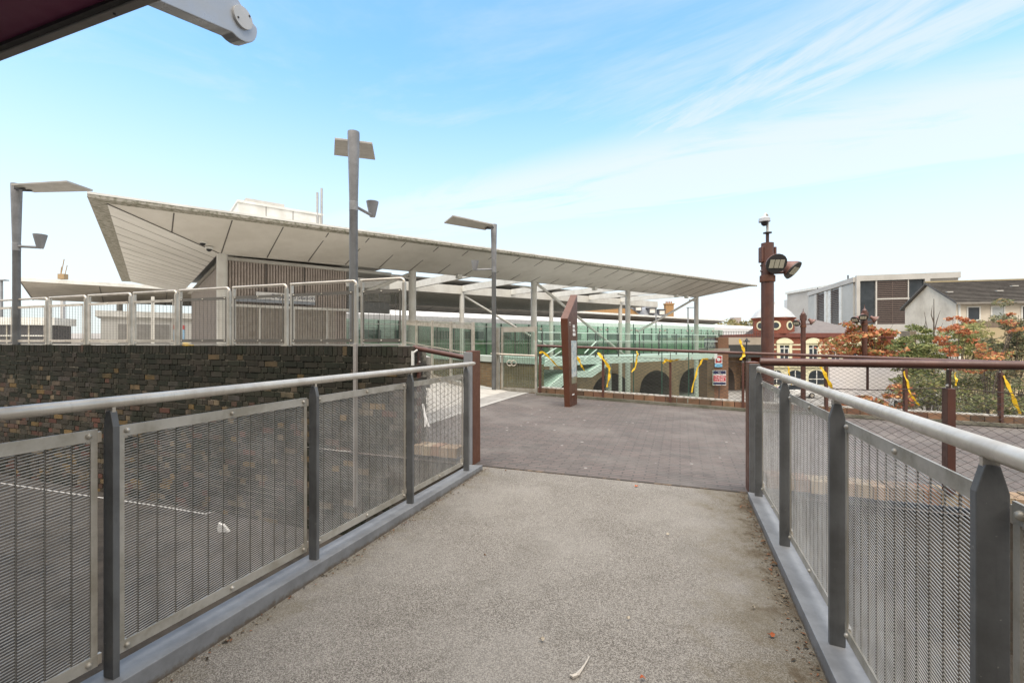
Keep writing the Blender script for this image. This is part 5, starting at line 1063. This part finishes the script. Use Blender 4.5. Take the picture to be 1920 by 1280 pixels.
for i in range(90):
    px = ft.choice([ft.uniform(1325, 1440), ft.uniform(1560, 1700)]); dd_ = ft.uniform(150, 200); top = ft.uniform(604, 626) if px < 1440 else ft.uniform(620, 640)
    c = P(px, top+8, dd_); leaves(m, c, (4.5, 4, 3.6), 46, 1.3, [(.24, .22, .10), (.30, .26, .11), (.20, .20, .11), (.34, .27, .12)], .7, ft); leaves(m, c-UP*5, (5, 4, 5), 30, 1.6, [(.20, .19, .10), (.16, .16, .09)], .7, ft)
m.cur = None; o = m.build('far_trees', leaf_m); tag(o, 'hazy yellowing treetops far beyond the railway bridge', 'trees', None, 'stuff')
bgm = M('distant roofs', (.34, .32, .30), .85, 0, (.24, .23, .22), .03)
for i, (x0, x1, y0, h, l) in enumerate(((-220, -60, 210, 5.2, 'long low roofline on the left skyline beyond the platforms'), (-50, 60, 230, 4.5, 'long low roofline on the skyline behind the canopy columns'), (70, 260, 190, 5.0, 'long low terrace on the right skyline behind the trees'))):
    r = thing('terrace', (x0, y0, GZ), l, 'building'); m = MB(); m.prism([(x0, y0, GZ), (x0, y0, h-2.5), (x0, y0+5, h), (x0, y0+10, h-2.5), (x0, y0+10, GZ)], (x1-x0, 0, 0)); m.build('terrace_body', bgm, r)

# ------------------------------------------------------------------ litter
g_ = P(346, 0, 12.5); r = thing('grit_bin', (g_.x, g_.y, 1.2), 'small yellow bin peeping between steel fence and brick wall top', 'bin')
m = MB(); m.box((g_.x, g_.y, 1.26), .34, .25, .12); m.build('tub', yellow, r, False, .01); MB().lathe((g_.x, g_.y, 1.321), [(.17, 0), (.15, .02), (.06, .035)], 14).build('lid', yellow, r, True)
lit = M('litter white', (.72, .71, .69), .6, 0, (.58, .57, .55), 20)
c = V((418-960)/F*5.95, 5.95, -.98); m = MB(); pts = [c]+[c+V(math.cos(t)*.085, .02, math.sin(t)*.085) for t in [1.35+.25*k for k in range(7)]]
pts = [P(409, 981, 5.9), P(419, 985, 5.9), P(428, 996, 5.9), P(432, 1004, 5.9), P(420, 1006, 5.9), P(409, 1000, 5.9), P(407, 990, 5.9)]
m.prism(pts, (.01, .02, .01)); o = m.build('paper_plate', lit); tag(o, 'torn white paper plate lying behind the second mesh panel', 'litter')
m = MB(); m.tube([P(-20, 902, 7.2), P(100, 920, 7.0), P(230, 938, 6.7), P(310, 950, 6.5), P(385, 963, 6.3), P(402, 958, 6.3)], .006, 5); o = m.build('loose_string', lit); tag(o, 'thin white string slung along the foot of the brick wall', 'string')
m = MB(); m.tube([P(793, 757, 5.3), P(797, 780, 5.25), P(804, 800, 5.2)], [.012, .016, .014], 6); m.tube([P(797, 780, 5.25), P(797, 800, 5.2)], .008, 5); o = m.build('plastic_strip', lit); tag(o, 'white plastic strip caught on the rope net behind the last left panel', 'litter')
lf = [M('fallen orange leaf', (.45, .13, .05), .7), M('fallen brown leaf', (.18, .10, .05), .8), M('fallen pale leaf', (.48, .42, .33), .7)]
def groundpt(px, py): d = EYE*F/(py-640); return P(px, py, d)
for i, (px, py, s, k, l) in enumerate(((1193, 913, .05, 0, 'orange leaf on the join between tarmac and setts'), (1205, 1276, .032, 0, 'orange leaf at the bottom edge of the tarmac'), (1252, 1004, .03, 2, 'pale chip of wood on the tarmac at middle right'), (1413, 1142, .022, 2, 'small pale chip on the tarmac near the right kerb'), (909, 1044, .018, 1, 'small dark brown leaf left of the tarmac centre'), (1431, 1018, .05, 1, 'curled brown leaf beside the right kerb, farther one'), (1452, 1060, .05, 1, 'curled brown leaf beside the right kerb, nearer one'), (1446, 1195, .04, 0, 'rusty orange leaf by the right kerb near the bottom'), (830, 925, .05, 1, 'brown leaf cluster by the left kerb'), (1178, 1163, .025, 2, 'pale straw scrap in the middle of the tarmac'), (1016, 1203, .03, 2, 'pale twisted scrap left of the feather'), (948, 884, .02, 1, 'dark crumb at the far left of the tarmac'))):
    g = groundpt(px, py)+UP*.006; m = MB(); a = rnd.uniform(0, 6.28); n_ = 7; s *= .75
    vs = [g+V(math.cos(a+2*math.pi*q/n_)*s*.5*(1+.3*math.sin(q*2.1)), math.sin(a+2*math.pi*q/n_)*s*.34, .004+.006*((q*7) % 3)) for q in range(n_)]
    m.prism(vs, (0, 0, .002)); o = m.build('fallen_leaf', lf[k]); tag(o, l, 'leaf', 'scraps and leaves on the walkway')
m = MB(); g = [groundpt(x, y)+UP*.008 for x, y in ((1082, 1268), (1090, 1258), (1098, 1246), (1105, 1233))]; m.tube(g, [.008, .005, .003, .002], 5); m.tube([g[0], g[0]+V(-.02, -.01, 0), g[0]+V(-.03, .0, .0)], [.008, .009, .004], 5); o = m.build('feather', M('pale feather', (.55, .50, .43), .8)); tag(o, 'pale feather or twig lying low on the tarmac', 'litter')

gb = MB(); gr = random.Random(11)
for i in range(900):
    s_ = gr.random() < .55; b_ = -4.2+4.15*gr.random()**.8; e_ = abs(gr.gauss(0, .045 if s_ else .03))
    q = WK(2.768-e_ if s_ else .20+e_, b_, .003); sz = gr.uniform(.003, .011)*(1.5 if gr.random() < .08 else 1); an = gr.uniform(0, 6.28); k = gr.uniform(.6, 1.3)
    gb.cur = tuple(c*k for c in gr.choice([(.11, .075, .045), (.06, .045, .03), (.17, .11, .06), (.20, .16, .11), (.22, .10, .05)]))
    dx, dy = math.cos(an)*sz, math.sin(an)*sz; gb.add([q+V(-dx, -dy, 0), q+V(dy*.5, -dx*.5, sz*.5), q+V(dx, dy, sz*.3), q+V(-dy*.5, dx*.5, sz*.4)], [(0, 1, 2, 3), (3, 2, 1, 0)][:1])
gb.cur = None; o = gb.build('grit', attr_mat('grit flakes', .9)); tag(o, 'brown grit and leaf crumbs gathered along both walkway kerbs', 'grit', None, 'stuff')
